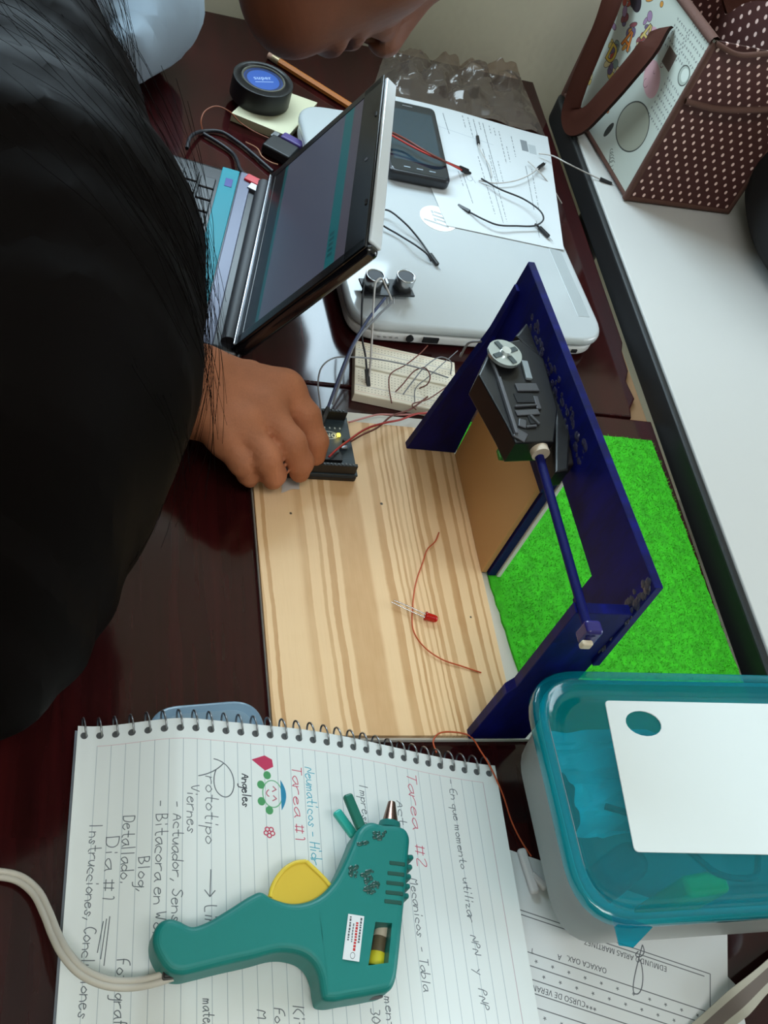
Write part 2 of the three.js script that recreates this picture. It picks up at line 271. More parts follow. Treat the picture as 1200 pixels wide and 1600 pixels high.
  obj('motor_mount', sub(slabShape(polyShape(flat([[806, 524], [826, 500], [838, 506], [858, 548], [876, 590], [893, 655], [889, 735], [868, 738], [868, 650], [848, 566]], 0.160), false), 0.146, 0.014, 0.0015)), std('#0d0b0c', 0.5, { bumpMap: fine, bumpScale: 0.0003 }), mt).userData.label = 'dark mounting block glued to the panel';
  const yT = 0.1662, bar = (a, b, w, h, m, nm = 'moulded_rib') => { const A = at(...a, yT), B = at(...b, yT), d = B.clone().sub(A), g = rbox(d.length(), h, w, 0.0005); g.rotateY(-Math.atan2(d.z, d.x)); const mid = A.add(B).multiplyScalar(0.5); obj(nm, sub(g.translate(mid.x, yT + h / 2 - 0.0003, mid.z)), m, mt); };
  const greyP = std('#4a4b50', 0.35);
  bar([778, 592], [806, 680], 0.0022, 0.0025, std('#55565c', 0.4)); bar([766, 560], [780, 598], 0.0016, 0.002, greyP);
  bar([806, 606], [840, 606], 0.006, 0.0012, greyP); bar([804, 636], [838, 634], 0.0012, 0.0016, greyP); bar([806, 646], [842, 644], 0.004, 0.001, greyP); bar([804, 676], [822, 686], 0.007, 0.0012, greyP); bar([810, 660], [822, 664], 0.006, 0.001, greyP);
  bar([836, 620], [842, 640], 0.003, 0.0012, greyP); bar([828, 650], [842, 664], 0.0016, 0.0016, greyP); bar([822, 668], [838, 666], 0.0014, 0.0014, greyP);
  bar([818, 566], [826, 594], 0.004, 0.002, std('#8d979c', 0.3));
  bar([805, 622], [835, 622], 0.007, 0.0006, M.blackMatte, 'slot'); bar([826, 655], [836, 655], 0.007, 0.0006, M.blackMatte, 'slot');
  const dc = at(790, 550, 0.172);
  const disc = obj('drive_disc', sub(cyl(0.0103, 0.0103, 0.0022, 40, dc.x, 0.1705, dc.z)), std('#c9d4d6', 0.25, { metalness: 0.7 }), mt);
  obj('disc_hub', sub(cyl(0.0028, 0.0032, 0.0022, 20, dc.x, 0.1727, dc.z)), std('#e6ecec', 0.2, { metalness: 0.6 }), disc);
  for (let k = 0; k < 4; k++) { const a = k * Math.PI / 2 + 0.5; const g = box(0.0055, 0.0006, 0.003, 0.0062, 0, 0).rotateY(a).translate(dc.x, 0.1719, dc.z); obj('disc_cutout', sub(g), std('#3e494c', 0.4), disc); }
  obj('drive_spindle', sub(cyl(0.0085, 0.0085, 0.012, 24, dc.x, 0.1635, dc.z)), M.black, mt);
  const wp1 = at(838, 690, 0.16), wg = between(V(wp1.x, 0.16, -0.353), V(wp1.x + 0.0005, 0.16, -0.346), 0.0052, 0.0052, 20); obj('worm_gear', sub(wg), std('#c8b8a4', 0.5), mt);
  obj('motor_bracket', sub(slabShape(polyShape(flat([[858, 690], [884, 700], [890, 735], [870, 742]], 0.15)), 0.146, 0.01, 0.001)), std('#1c1512', 0.5), mt);
  obj('circuit_scrap', sub(rbox(0.008, 0.003, 0.007, 0.0008, 0.2465, 0.1475, -0.3545)), std('#2f6a1e', 0.5), mt);
  const gp = [V(0.240, 0.165, -0.425), V(0.236, 0.158, -0.43), V(0.236, 0.145, -0.432), V(0.24, 0.14, -0.44)].map((p) => p.sub(O)); obj('motor_lead', tube(gp, 0.0007), M.wireGrey, mt);
}

/* ------------------------------------------------------------------ white small laptop, closed */
{
  const t = thing('white_laptop', 'closed white small laptop with a round chrome logo', 'laptop', V(0.3255, 0, -0.7345), 0.07);
  const W = 0.228, D = 0.286, glossy = phys('#b6bbbd', 0.22, { clearcoat: 0.7, clearcoatRoughness: 0.08, specularIntensity: 0.5 });
  obj('base', slabShape(roundRect(W - 0.004, D - 0.004, 0.026), 0.003, 0.0115, 0.004, 4), std('#d8d8d6', 0.4), t);
  obj('lid', slabShape(roundRect(W, D, 0.028), 0.0148, 0.0092, 0.004, 5), glossy, t);
  obj('hinge', rbox(0.012, 0.0014, D * 0.8, 0.0007, W / 2 - 0.014, 0.0236, 0), std('#a4aaac', 0.3), t);
  for (const sx of [-1, 1]) for (const sz of [-1, 1]) obj('foot', cyl(0.006, 0.006, 0.003, 16, sx * 0.09, 0.0015, sz * 0.12), M.blackMatte, t);
  obj('headphone_jack', cyl(0.0032, 0.0032, 0.002, 20).rotateX(Math.PI / 2).translate(-0.062, 0.0095, D / 2 - 0.0018), M.blackMatte, t);
  obj('usb_port', box(0.0135, 0.005, 0.002, -0.044, 0.0095, D / 2 - 0.0018), M.blackMatte, t);
  obj('lock_slot', box(0.005, 0.003, 0.002, 0.088, 0.0095, D / 2 - 0.0018), M.blackMatte, t);
  for (let i = 0; i < 4; i++) obj('status_light', box(0.002, 0.0012, 0.001, -0.088 + i * 0.005, 0.0095, D / 2 - 0.0017), std('#9a9a98', 0.4), t);
  // round logo with slanted h and p cut out of the disc
  const R = 0.017, lg = new THREE.Shape(); lg.absarc(0, 0, R, 0, Math.PI * 2);
  const bar = (x0, x1, y0, y1) => { const k = 0.35, p = new THREE.Path(); p.moveTo(x0 + y0 * k, y0); p.lineTo(x0 + y1 * k, y1); p.lineTo(x1 + y1 * k, y1); p.lineTo(x1 + y0 * k, y0); p.closePath(); return p; };
  lg.holes.push(bar(-0.0095, -0.0068, -0.0075, 0.0145), bar(-0.0058, -0.0012, 0.0025, 0.0048), bar(-0.0037, -0.0010, -0.0075, 0.0022), bar(0.0012, 0.0039, -0.0145, 0.0048), bar(0.0048, 0.0092, 0.0025, 0.0048), bar(0.0048, 0.0092, -0.0075, -0.0052), bar(0.0066, 0.0092, -0.0048, 0.0021));
  const lgg = new THREE.ExtrudeGeometry(lg, { depth: 0.0004, bevelEnabled: false, curveSegments: 40 }).rotateX(-Math.PI / 2).rotateY(Math.PI / 2).translate(-0.008, 0.0239, 0.004);
  obj('logo', lgg, phys('#ffffff', 0.25, { clearcoat: 1, clearcoatRoughness: 0.1 }), t);
}

/* ------------------------------------------------------------------ black small laptop, open */
{
  const yaw = -0.2009, t = thing('black_laptop', 'open black and teal small laptop with a lit grey screen', 'laptop', V(0.1256, 0, -0.5388), yaw);
  const W = 0.2155, zc = -W / 2 + 0.0015, blackGloss = phys('#0e0f14', 0.2, { clearcoat: 0.6 });
  obj('base', rbox(0.176, 0.018, W, 0.006, -0.080, 0.012, zc), phys('#15171c', 0.35), t);
  for (const [x, z] of [[-0.15, -0.02], [-0.15, -0.19], [-0.01, -0.02], [-0.01, -0.19]]) obj('foot', cyl(0.006, 0.006, 0.004, 14, x, 0.002, z), M.blackMatte, t);
  obj('deck_strip', rbox(0.0145, 0.0022, W - 0.004, 0.0008, -0.0315, 0.0215, zc), phys('#1f7b88', 0.45, { specularIntensity: 0.4, bumpMap: fine, bumpScale: 0.00002 }), t).userData.label = 'teal strip above the keyboard';
  obj('hinge_strip', rbox(0.010, 0.0026, W - 0.004, 0.001, -0.0185, 0.0217, zc), std('#575a6c', 0.4, { metalness: 0.2 }), t);
  obj('hinge_barrel', cyl(0.006, 0.006, W - 0.02, 20).rotateX(Math.PI / 2).translate(-0.003, 0.0215, zc), std('#141318', 0.55), t);
  obj('sticker', rbox(0.006, 0.0003, 0.011, 0.0001, -0.031, 0.0228, -0.192), std('#27307a', 0.3), t).userData.label = 'small dark blue sticker';
  const keyMat = phys('#17191d', 0.38), rows = 6, kw = 0.0158;
  for (let r = 0; r < rows; r++) for (let k = 0; k < 12; k++) {
    const w = r === 5 && k > 3 && k < 8 ? 0 : 1; if (!w) continue;
    obj('key', rbox(0.0128, 0.0028, 0.0143, 0.0012, -0.0475 - r * 0.0143, 0.0222, -0.0105 - (k + (r % 2) * 0.25) * kw), keyMat, t);
  }
  obj('key', rbox(0.0128, 0.0028, 0.06, 0.0012, -0.0475 - 5 * 0.0143, 0.0222, -0.115), keyMat, t);
  obj('touchpad', rbox(0.032, 0.0008, 0.06, 0.0004, -0.146, 0.0212, zc), std('#23262c', 0.3), t);
  // lid: built flat along +x from the hinge, then raised
  const tilt = 0.5088, H = 0.1365, lid = new THREE.Group(); lid.name = 'lid'; lid.position.set(0, 0.0235, 0); lid.rotation.z = Math.PI / 2 - tilt; t.add(lid);
  obj('lid_shell', rbox(H, 0.011, W, 0.0045, H / 2, -0.006, zc), blackGloss, lid);
  obj('bezel', [rbox(0.012, 0.0022, W - 0.002, 0.001, 0.006, 0.0002, zc), rbox(0.021, 0.0022, W - 0.002, 0.001, H - 0.0115, 0.0002, zc), rbox(H - 0.004, 0.0022, 0.010, 0.001, H / 2, 0.0002, -0.0045), rbox(H - 0.004, 0.0022, 0.010, 0.001, H / 2, 0.0002, -W + 0.0085)], phys('#0b0c10', 0.25), lid);
  obj('bottom_trim', rbox(0.0012, 0.0014, W - 0.006, 0.0005, 0.0045, 0.0017, zc), std('#c8ccd4', 0.25, { metalness: 0.8 }), lid);
  obj('top_trim', rbox(0.003, 0.0108, W - 0.012, 0.0014, H + 0.0002, -0.0056, zc), phys('#e2e8ee', 0.2, { metalness: 0.25 }), lid).userData.label = 'bright chrome top edge';
  const scr = canvasTex(512, 1024, (g, w, h) => {
    const seg = [[0, 0.12, '#0a0c12'], [0.12, 0.155, '#0c4a50'], [0.155, 0.80, '#474d5e'], [0.80, 0.895, '#0e5a60'], [0.895, 1, '#45434f']];
    for (const [a, b, c] of seg) { g.fillStyle = c; g.fillRect(a * w, 0, (b - a) * w + 1, h); }
    g.fillStyle = 'rgba(12,40,48,0.5)'; for (let i = 0; i < 5; i++) g.fillRect(w * 0.815, h * (0.80 + i * 0.03), w * 0.045, h * 0.018);
  });
  const screenGeo = new THREE.PlaneGeometry(H - 0.033, W - 0.02).rotateX(-Math.PI / 2);
  obj('screen', screenGeo.translate(0.012 + (H - 0.033) / 2, 0.00085, zc), new THREE.MeshStandardMaterial({ color: 0x08080a, roughness: 0.3, emissive: 0xffffff, emissiveMap: scr, emissiveIntensity: 0.75, side: THREE.DoubleSide }), lid);
  obj('webcam', cyl(0.0016, 0.0016, 0.0006, 14, H - 0.010, 0.0015, zc), std('#6a6c78', 0.2), lid);
  for (const z of [-0.05, -0.16]) obj('bumper', rbox(0.002, 0.0009, 0.006, 0.0004, H - 0.005, 0.0015, z), M.black, lid);
  t.updateMatrixWorld(true);
  const sp = V(0.066, 0.004, zc).applyMatrix4(lid.matrixWorld), st = V(0.066, 0.3, zc).applyMatrix4(lid.matrixWorld);
  areaLight(new THREE.Color(0.75, 0.75, 0.95), 0.09, W - 0.03, H - 0.03, sp, st);
}

/* ------------------------------------------------------------------ printed page, phone and loose leads on the white laptop */
const LID = 0.0243;
{
  const pageTex = canvasTex(1024, 1152, (g, w, h) => {                    // x: across the page from its left edge, y: down the lines
    g.fillStyle = '#c6cacc'; g.fillRect(0, 0, w, h);
    const col = (px, y0, y1, dash, wd = 5) => { g.fillStyle = 'rgba(60,64,70,0.62)'; let y = y0; while (y < y1) { const l = dash ? rr(8, 34) : Math.min(rr(30, 90), y1 - y); g.fillRect(px * w, y * h / 1152, wd, Math.min(l, y1 - y) * h / 1152); y += l + (dash ? rr(6, 16) : 4); } };
    for (const [x, a, b, d] of [[0.30, 60, 260, 0], [0.43, 30, 160, 1], [0.465, 34, 230, 1], [0.50, 38, 220, 0], [0.535, 50, 130, 1], [0.56, 50, 640, 0], [0.60, 60, 140, 1], [0.63, 70, 150, 1], [0.66, 90, 420, 1], [0.69, 240, 400, 1], [0.74, 110, 330, 1], [0.46, 420, 960, 1], [0.51, 330, 1020, 0], [0.545, 380, 1000, 1], [0.60, 420, 640, 1], [0.80, 400, 830, 0], [0.84, 420, 820, 1], [0.27, 620, 760, 1], [0.30, 640, 900, 0], [0.80, 930, 1080, 0]]) col(x, a, b, d);
    g.strokeStyle = 'rgba(90,94,104,0.7)'; g.lineWidth = 3; g.beginPath(); g.ellipse(0.345 * w, 660, 22, 30, 0.3, 0, 6.3); g.moveTo(0.30 * w, 640); g.quadraticCurveTo(0.36 * w, 620, 0.38 * w, 700); g.stroke();
    g.fillStyle = '#7b8084'; g.fillRect(0.80 * w, 120, 0.045 * w, 120); g.fillStyle = '#aab0b3'; g.fillRect(0.85 * w, 150, 0.05 * w, 100);
    g.strokeStyle = 'rgba(110,120,140,0.35)'; g.lineWidth = 4; g.beginPath(); g.moveTo(0.2 * w, 200); g.lineTo(0.6 * w, 260); g.stroke();
  });
  // canvas x = u (left to right), canvas y runs from the far edge to the near edge
  const c = [at(698, 353, LID), at(880, 392, LID), at(856, 213, LID), at(612, 150, LID)];
  const g = sheet(c, 24, 24, (u, v) => 0.0006 + 0.0022 * Math.max(0, u - 0.9) * 4 * (1 - v) + 0.0012 * sm(0.8, 1, v) * Math.sin(u * 5));
  tag(obj('printed_page', g, std('#ffffff', 0.8, { map: pageTex })), 'white printed page lying on the closed white laptop under the phone', 'paper');
}
{
  const A = at(610, 267, 0.0365), B = at(704, 277, 0.0365), Cc = at(679, 166, 0.0365), mid = A.clone().add(B).multiplyScalar(0.5), up = Cc.clone().sub(B), ang = Math.atan2(-up.x, -up.z);
  const w = A.distanceTo(B), L = up.length() + 0.004, t = thing('smartphone', 'black smartphone lying face up on the printed page', 'phone', V(mid.x + up.x / 2, LID + 0.0012, mid.z + up.z / 2), ang);
  obj('body', slabShape(roundRect(w, L, 0.007), 0, 0.0105, 0.003, 4), phys('#14151b', 0.35), t);
  obj('screen', slabShape(roundRect(w - 0.005, L - 0.006, 0.005), 0.0098, 0.0011, 0.0004, 2), phys('#15222c', 0.06, { clearcoat: 1, clearcoatRoughness: 0.03 }), t);
  obj('earpiece', rbox(0.010, 0.0004, 0.0014, 0.0002, 0, 0.0110, -L / 2 + 0.008), M.steel, t);
  const sg = roundRect(w - 0.012, L - 0.034, 0.001); obj('display', slabShape(sg, 0.0106, 0.0004, 0.0001, 1).translate(0, 0, -0.002), phys('#263c48', 0.08, { clearcoat: 1 }), t);
  for (const k of [-1, 0, 1]) obj('touch_button', rbox(0.006, 0.0003, 0.0012, 0.0001, k * 0.012, 0.0110, L / 2 - 0.009), std('#8a98a2', 0.4), t);
}
// a jumper lead: one wire with a black plug (and pin) at one or both ends
function lead(name, label, pts, mat, ends = [], r = 0.0008, group = 'jumper wires', category = 'wire') {
  const t = thing(name, label, category, V(0, 0, 0), 0, group), P = pts.map((p) => p.isVector3 ? p : at(p[0], p[1], p[2]));
  const c = P[0].clone(); t.position.copy(c); const L = P.map((p) => p.clone().sub(c));
  obj('insulation', tube(L, r), mat, t);
  for (const e of ends) {
    const a = e ? L[L.length - 1] : L[0], b = e ? L[L.length - 2] : L[1], d = a.clone().sub(b).normalize();
    const g = rbox(0.003, 0.003, 0.0135, 0.0005); g.applyQuaternion(new THREE.Quaternion().setFromUnitVectors(V(0, 0, 1), d)); const m = a.clone().addScaledVector(d, 0.0062);
    obj('plug', g.translate(m.x, m.y + 0.0003, m.z), M.black, t); obj('pin', between(a.clone().addScaledVector(d, 0.013), a.clone().addScaledVector(d, 0.0185), 0.0003), M.steel, t);
  }
  return t;
}
{
  const y = LID + 0.0018;
  lead('jumper_wire', 'dark jumper wire curled into a loop on the white laptop lid', [[672, 398, y], [655, 374, y], [632, 348, y + 0.004], [604, 328, y + 0.004], [588, 334, y + 0.003], [592, 347, y + 0.002], [625, 368, y + 0.001], [652, 385, y + 0.004], [668, 398, y + 0.003], [674, 408, y]], M.wireBlack, [0]);
  lead('jumper_wire', 'dark jumper wire bent in a wide hairpin across the printed page', [[733, 331, y], [754, 342, y + 0.003], [776, 351, y + 0.004], [806, 353, y + 0.003], [838, 352, y + 0.003], [849, 343, y + 0.006], [846, 332, y + 0.008], [820, 312, y + 0.006], [780, 295, y + 0.004], [752, 279, y + 0.002]], M.wireBlack, [0]);
  lead('jumper_wire', 'brown and red jumper wires crossing the phone to black plugs', [[588, 196, 0.06], [606, 204, 0.047], [634, 218, 0.043], [664, 236, 0.043], [690, 250, 0.041], [718, 262, 0.031]], M.wireBrown, [1], 0.0011);
  const rw = lead('jumper_wire', 'red jumper wire running beside the brown one over the phone', [[588, 199, 0.06], [608, 209, 0.047], [640, 227, 0.043], [668, 241, 0.042], [698, 254, 0.039], [722, 266, 0.029]], M.wireRed, [1], 0.0009);
  lead('jumper_wire', 'pale pink jumper wire curving over the page to a black plug near its right edge', [[748, 282, y], [772, 286, y + 0.002], [802, 283, y + 0.003], [826, 274, y + 0.003], [841, 263, y + 0.002]], M.wirePale, [1], 0.0006);
  lead('jumper_wire', 'thin grey jumper wire starting at the black plug near the top of the page', [[768, 276, y], [766, 262, y + 0.002], [757, 246, y + 0.003], [749, 232, y + 0.002], [747.5, 224, y + 0.001]], M.wirePale, [1], 0.0005);
  lead('jumper_wire', 'pale grey jumper wire reaching from the page across the gap to the white table', [[842, 240, LID + 0.004], [862, 243, 0.032], [886, 255, 0.036], [912, 268, 0.031], [938, 280, 0.0285]], M.wirePale, [1], 0.0007);
  lead('bare_wire', 'thin pale wire hanging off the page over the dark gap beside the white table', [[825, 252, LID + 0.004], [842, 268, LID + 0.005], [862, 292, 0.022], [878, 318, 0.012]], M.wirePale, [], 0.0006, undefined);
  const k = lead('jumper_wire', 'short black jumper plug cluster at the bend of the hairpin wire', [[836, 350, y + 0.001], [840, 353, y + 0.001], [843, 356, y + 0.001]], M.wireBlack, [1], 0.001);
}

/* ------------------------------------------------------------------ ultrasonic sensor, microcontroller, breadboard */
{
  const t = thing('ultrasonic_sensor', 'dark sensor board with two silver cylinders standing on the white laptop', 'sensor', V(0.2525, LID, -0.6215), 0.16);
  obj('circuit_board', rbox(0.043, 0.0016, 0.019, 0.0004, 0, 0.006, 0), std('#16181f', 0.4), t);
  for (const s of [-1, 1]) {
    const y0 = 0.0068, c = obj('transducer', new THREE.LatheGeometry([[0, 0], [0.0080, 0], [0.0080, 0.0112], [0.0076, 0.0118], [0.0066, 0.0118], [0.0064, 0.0108], [0, 0.0106]].map((p) => new THREE.Vector2(...p)), 32).translate(s * 0.0132, y0, -0.0005), phys('#b6b9bc', 0.22, { metalness: 0.95 }), t);
    obj('mesh_grille', cyl(0.0063, 0.0063, 0.0006, 24, s * 0.0132, y0 + 0.0109, -0.0005), std('#4a4c50', 0.5, { metalness: 0.5 }), c);
  }
  obj('crystal', rbox(0.004, 0.0035, 0.009, 0.0015, 0, 0.0085, -0.004), M.steel, t);
  obj('chip', rbox(0.005, 0.0015, 0.008, 0.0003, 0.001, 0.0045, 0.004), M.black, t);
  for (let i = 0; i < 4; i++) obj('pin', between(V(-0.004 + i * 0.00254, 0.005, 0.0085), V(-0.004 + i * 0.00254, 0.001, 0.0125), 0.0003), M.steel, t);
  for (const x of [-0.019, 0.019]) obj('solder_post', cyl(0.0012, 0.0014, 0.0052, 12, x, 0.0026, 0), M.blackMatte, t);
}
const BX = 0.264, BZ = -0.5465, BTURN = -0.14;
{
  const t = thing('breadboard', 'cream breadboard with brown wires beside the white laptop', 'circuit board', V(BX, 0, BZ), BTURN);
  const holes = canvasTex(1024, 688, (g, w, h) => {
    g.fillStyle = '#e9dfca'; g.fillRect(0, 0, w, h); g.fillStyle = '#ddd2ba'; g.fillRect(0, h * 0.475, w, h * 0.05); g.fillRect(0, h * 0.165, w, 4); g.fillRect(0, h * 0.83, w, 4);
    g.fillStyle = '#8c8272'; for (let i = 0; i < 30; i++) { for (const j of [0.06, 0.11, 0.21, 0.26, 0.31, 0.36, 0.41, 0.57, 0.62, 0.67, 0.72, 0.77, 0.88, 0.93]) g.fillRect((0.035 + i * 0.0318) * w, j * h, 9, 9); }
    g.fillStyle = 'rgba(190,90,70,0.35)'; g.fillRect(0, h * 0.02, w, 5); g.fillRect(0, h * 0.965, w, 5); g.fillStyle = 'rgba(70,90,160,0.35)'; g.fillRect(0, h * 0.15, w, 5); g.fillRect(0, h * 0.845, w, 5);
  });
  const cream = std('#e4d9c2', 0.55), topM = std('#ffffff', 0.55, { map: holes });
  const tops = [[-0.0235, 0.0085], [0, 0.036], [0.0235, 0.0085]];
  for (const [z, d] of tops) {
    const o = obj(d > 0.02 ? 'terminal_block' : 'power_rail', rbox(0.082, 0.0085, d + (d > 0.02 ? 0.0018 : 0.002), 0.0006, 0, 0.0045, z), cream, t);
    const p = new THREE.PlaneGeometry(0.081, d + 0.001).rotateX(-Math.PI / 2).translate(0, 0.0089, z), u = p.attributes.uv, q = p.attributes.position;
    for (let i = 0; i < q.count; i++) u.setXY(i, q.getX(i) / 0.082 + 0.5, 0.5 - q.getZ(i) / 0.055);
    obj('hole_grid', p, topM, o);
  }
  obj('centre_groove', box(0.081, 0.0004, 0.0016, 0, 0.00895, 0), std('#b9ad96', 0.8), t);
  const y = 0.0098, w = (n, l, pts, m, r) => lead(n, l, pts, m, [], r, 'wires plugged into the breadboard');
  w('breadboard_wire', 'thin brown wire arching off the right half of the breadboard', [[700, 603, y], [668, 624, y + 0.004], [644, 632, y + 0.008], [650, 640, 0.010]], M.wireBrown, 0.0005);
  w('breadboard_wire', 'thin brown wire looped in the middle of the breadboard', [[655, 607, y], [668, 600, y + 0.006], [672, 588, y + 0.009], [664, 575, y + 0.009], [650, 578, y + 0.006], [628, 602, y + 0.002], [618, 612, y]], M.wireBrown, 0.0005);
  w('breadboard_wire', 'thin dark wire bent round the near left of the breadboard', [[612, 630, y], [608, 606, y + 0.004], [610, 585, y + 0.006], [634, 570, y + 0.007], [660, 549, y + 0.004], [668, 540, y + 0.002]], M.wireBrown, 0.0005);
  w('breadboard_wire', 'thin grey wire lying across the far right of the breadboard', [[630, 616, y], [645, 596, y + 0.003], [665, 572, y + 0.006], [690, 558, y + 0.007], [705, 566, y + 0.005], [704, 585, y]], M.wireGrey, 0.0005);
  w('breadboard_wire', 'pale wire crossing from the laptop edge over the breadboard corner', [[715, 548, 0.012], [690, 570, y + 0.006], [668, 590, y + 0.004], [650, 606, y], [648, 630, y]], M.wireGrey, 0.0004);
}
{
  const t = thing('microcontroller_board', 'dark microcontroller board with a lit yellow light at the fingertips', 'circuit board', V(0.1745, 0.0075, -0.4655), 0.03);
  const W = 0.069, D = 0.0535, pcb = canvasTex(512, 400, (g, w, h) => {
    g.fillStyle = '#26333b'; g.fillRect(0, 0, w, h); g.strokeStyle = '#33454e'; g.lineWidth = 2; for (let i = 0; i < 40; i++) { g.beginPath(); const x = rr(0, w), y = rr(0, h); g.moveTo(x, y); g.lineTo(x + rr(-60, 60), y); g.lineTo(x + rr(-80, 80), y + rr(-60, 60)); g.stroke(); }
    g.fillStyle = '#c9d2d4'; g.font = 'bold 40px sans-serif'; g.fillText('UNO', 345, 150); g.lineWidth = 4; g.strokeStyle = '#c9d2d4'; g.beginPath(); g.ellipse(382, 135, 62, 26, 0, 0, 6.3); g.stroke();
    g.fillStyle = '#b7c0c2'; for (let i = 0; i < 12; i++) { g.fillRect(150 + i * 28, 78, 8, 12); g.fillRect(150 + i * 28, 320, 8, 12); }
  });
  obj('tray', rbox(W, 0.005, D, 0.0015, 0, 0.0025, 0), M.black, t);
  const p = rbox(W, 0.0016, D, 0.0004, 0, 0.0066, 0), u = p.attributes.uv, q = p.attributes.position; for (let i = 0; i < q.count; i++) u.setXY(i, q.getX(i) / W + 0.5, 0.5 - q.getZ(i) / D);
  obj('circuit_board', p, std('#ffffff', 0.45, { map: pcb }), t);
  for (const s of [-1, 1]) {
    const hd = obj('pin_header', rbox(0.046, 0.0085, 0.0026, 0.0003, 0.0095, 0.0117, s * (D / 2 - 0.0022)), M.black, t);
    for (let i = 0; i < 16; i++) obj('socket', box(0.0011, 0.0006, 0.0011, -0.0105 + i * 0.00266, 0.0162, s * (D / 2 - 0.0022)), std('#5c5f62', 0.4, { metalness: 0.6 }), hd);
  }
  obj('chip', rbox(0.036, 0.004, 0.0075, 0.0004, 0.006, 0.0095, 0.0135), M.black, t);
  for (let i = 0; i < 12; i++) obj('chip_leg', box(0.0012, 0.003, 0.0008, -0.009 + i * 0.00272, 0.0085, 0.0095), M.steel, t);
  obj('usb_socket', rbox(0.016, 0.011, 0.012, 0.0006, -0.031, 0.0128, -0.012), M.steel, t);
  obj('power_socket', rbox(0.014, 0.011, 0.009, 0.0008, -0.031, 0.0128, 0.016), M.black, t);
  obj('reset_button', cyl(0.0016, 0.0016, 0.003, 14, 0.029, 0.009, -0.003), std('#22262a', 0.5), t);
  obj('capacitor', rbox(0.005, 0.003, 0.003, 0.0008, 0.0275, 0.0088, 0.0035), M.steel, t);
  obj('status_led', rbox(0.0026, 0.0018, 0.0026, 0.0006, 0.0255, 0.0084, -0.0085), new THREE.MeshStandardMaterial({ color: 0x302800, emissive: 0xffe04a, emissiveIntensity: 3.5 }), t);
  const pl = new THREE.PointLight(0xffe060, 0.00006, 0.2); pl.position.set(0.1745 + 0.0255, 0.0075 + 0.0115, -0.4655 - 0.0085); pl.shadow.radius = 0.08; scene.add(pl);
}
{
  const s = 'wires from the microcontroller board';
  lead('jumper_wire', 'grey jumper wire rising from the microcontroller board to the left sensor cylinder', [[512, 638, 0.028], [523, 608, 0.034], [534, 578, 0.04], [548, 545, 0.046], [573, 502, 0.045], [590, 480, 0.038], [601, 466, 0.032]], M.wireBlue, [0], 0.0011);
  lead('jumper_wire', 'second grey jumper wire beside the first from board to sensor', [[520, 632, 0.026], [530, 600, 0.034], [541, 570, 0.04], [556, 534, 0.045], [588, 496, 0.042], [611, 474, 0.032]], M.wireGrey, [], 0.0009);
  lead('jumper_wire', 'thin grey wire arching from the microcontroller board over to the breadboard', [[504, 665, 0.026], [500, 630, 0.034], [497, 598, 0.04], [502, 575, 0.044], [520, 560, 0.044], [552, 558, 0.04], [600, 563, 0.03], [655, 575, 0.020], [700, 590, 0.012]], M.wireGrey, [], 0.0006);
  lead('jumper_wire', 'black jumper wire dropping from the sensor to the left end of the breadboard', [[569, 442, 0.042], [566, 470, 0.040], [565, 500, 0.036], [566, 530, 0.028], [571, 556, 0.02], [573, 578, 0.0145]], M.wireBlack, [1], 0.0008);
  lead('jumper_wire', 'white jumper wire dropping from the sensor to the breadboard', [[612, 468, 0.03], [604, 450, 0.042], [596, 435, 0.046], [588, 440, 0.046], [584, 470, 0.044], [582, 510, 0.04], [580, 550, 0.028], [577, 590, 0.012]], M.wirePale, [], 0.0008);
  lead('jumper_wire', 'red wire running from under the gate to the microcontroller board', [[690, 648, 0.009], [655, 646, 0.012], [625, 656, 0.014], [600, 661, 0.018], [572, 670, 0.02], [545, 688, 0.021], [524, 704, 0.022], [514, 714, 0.022]], M.wireRed, [], 0.0008);
  lead('jumper_wire', 'pink wire running along the near side of the breadboard', [[690, 640, 0.009], [650, 647, 0.012], [620, 648, 0.012], [590, 648, 0.013], [566, 654, 0.015], [545, 660, 0.017]], std('#c98a86', 0.5), [], 0.0007);
  lead('jumper_wire', 'dark brown wire running from the breadboard to the microcontroller board', [[668, 620, 0.012], [640, 640, 0.013], [612, 650, 0.015], [590, 668, 0.018], [565, 680, 0.02], [548, 690, 0.02]], M.wireBrown, [], 0.0007);
}

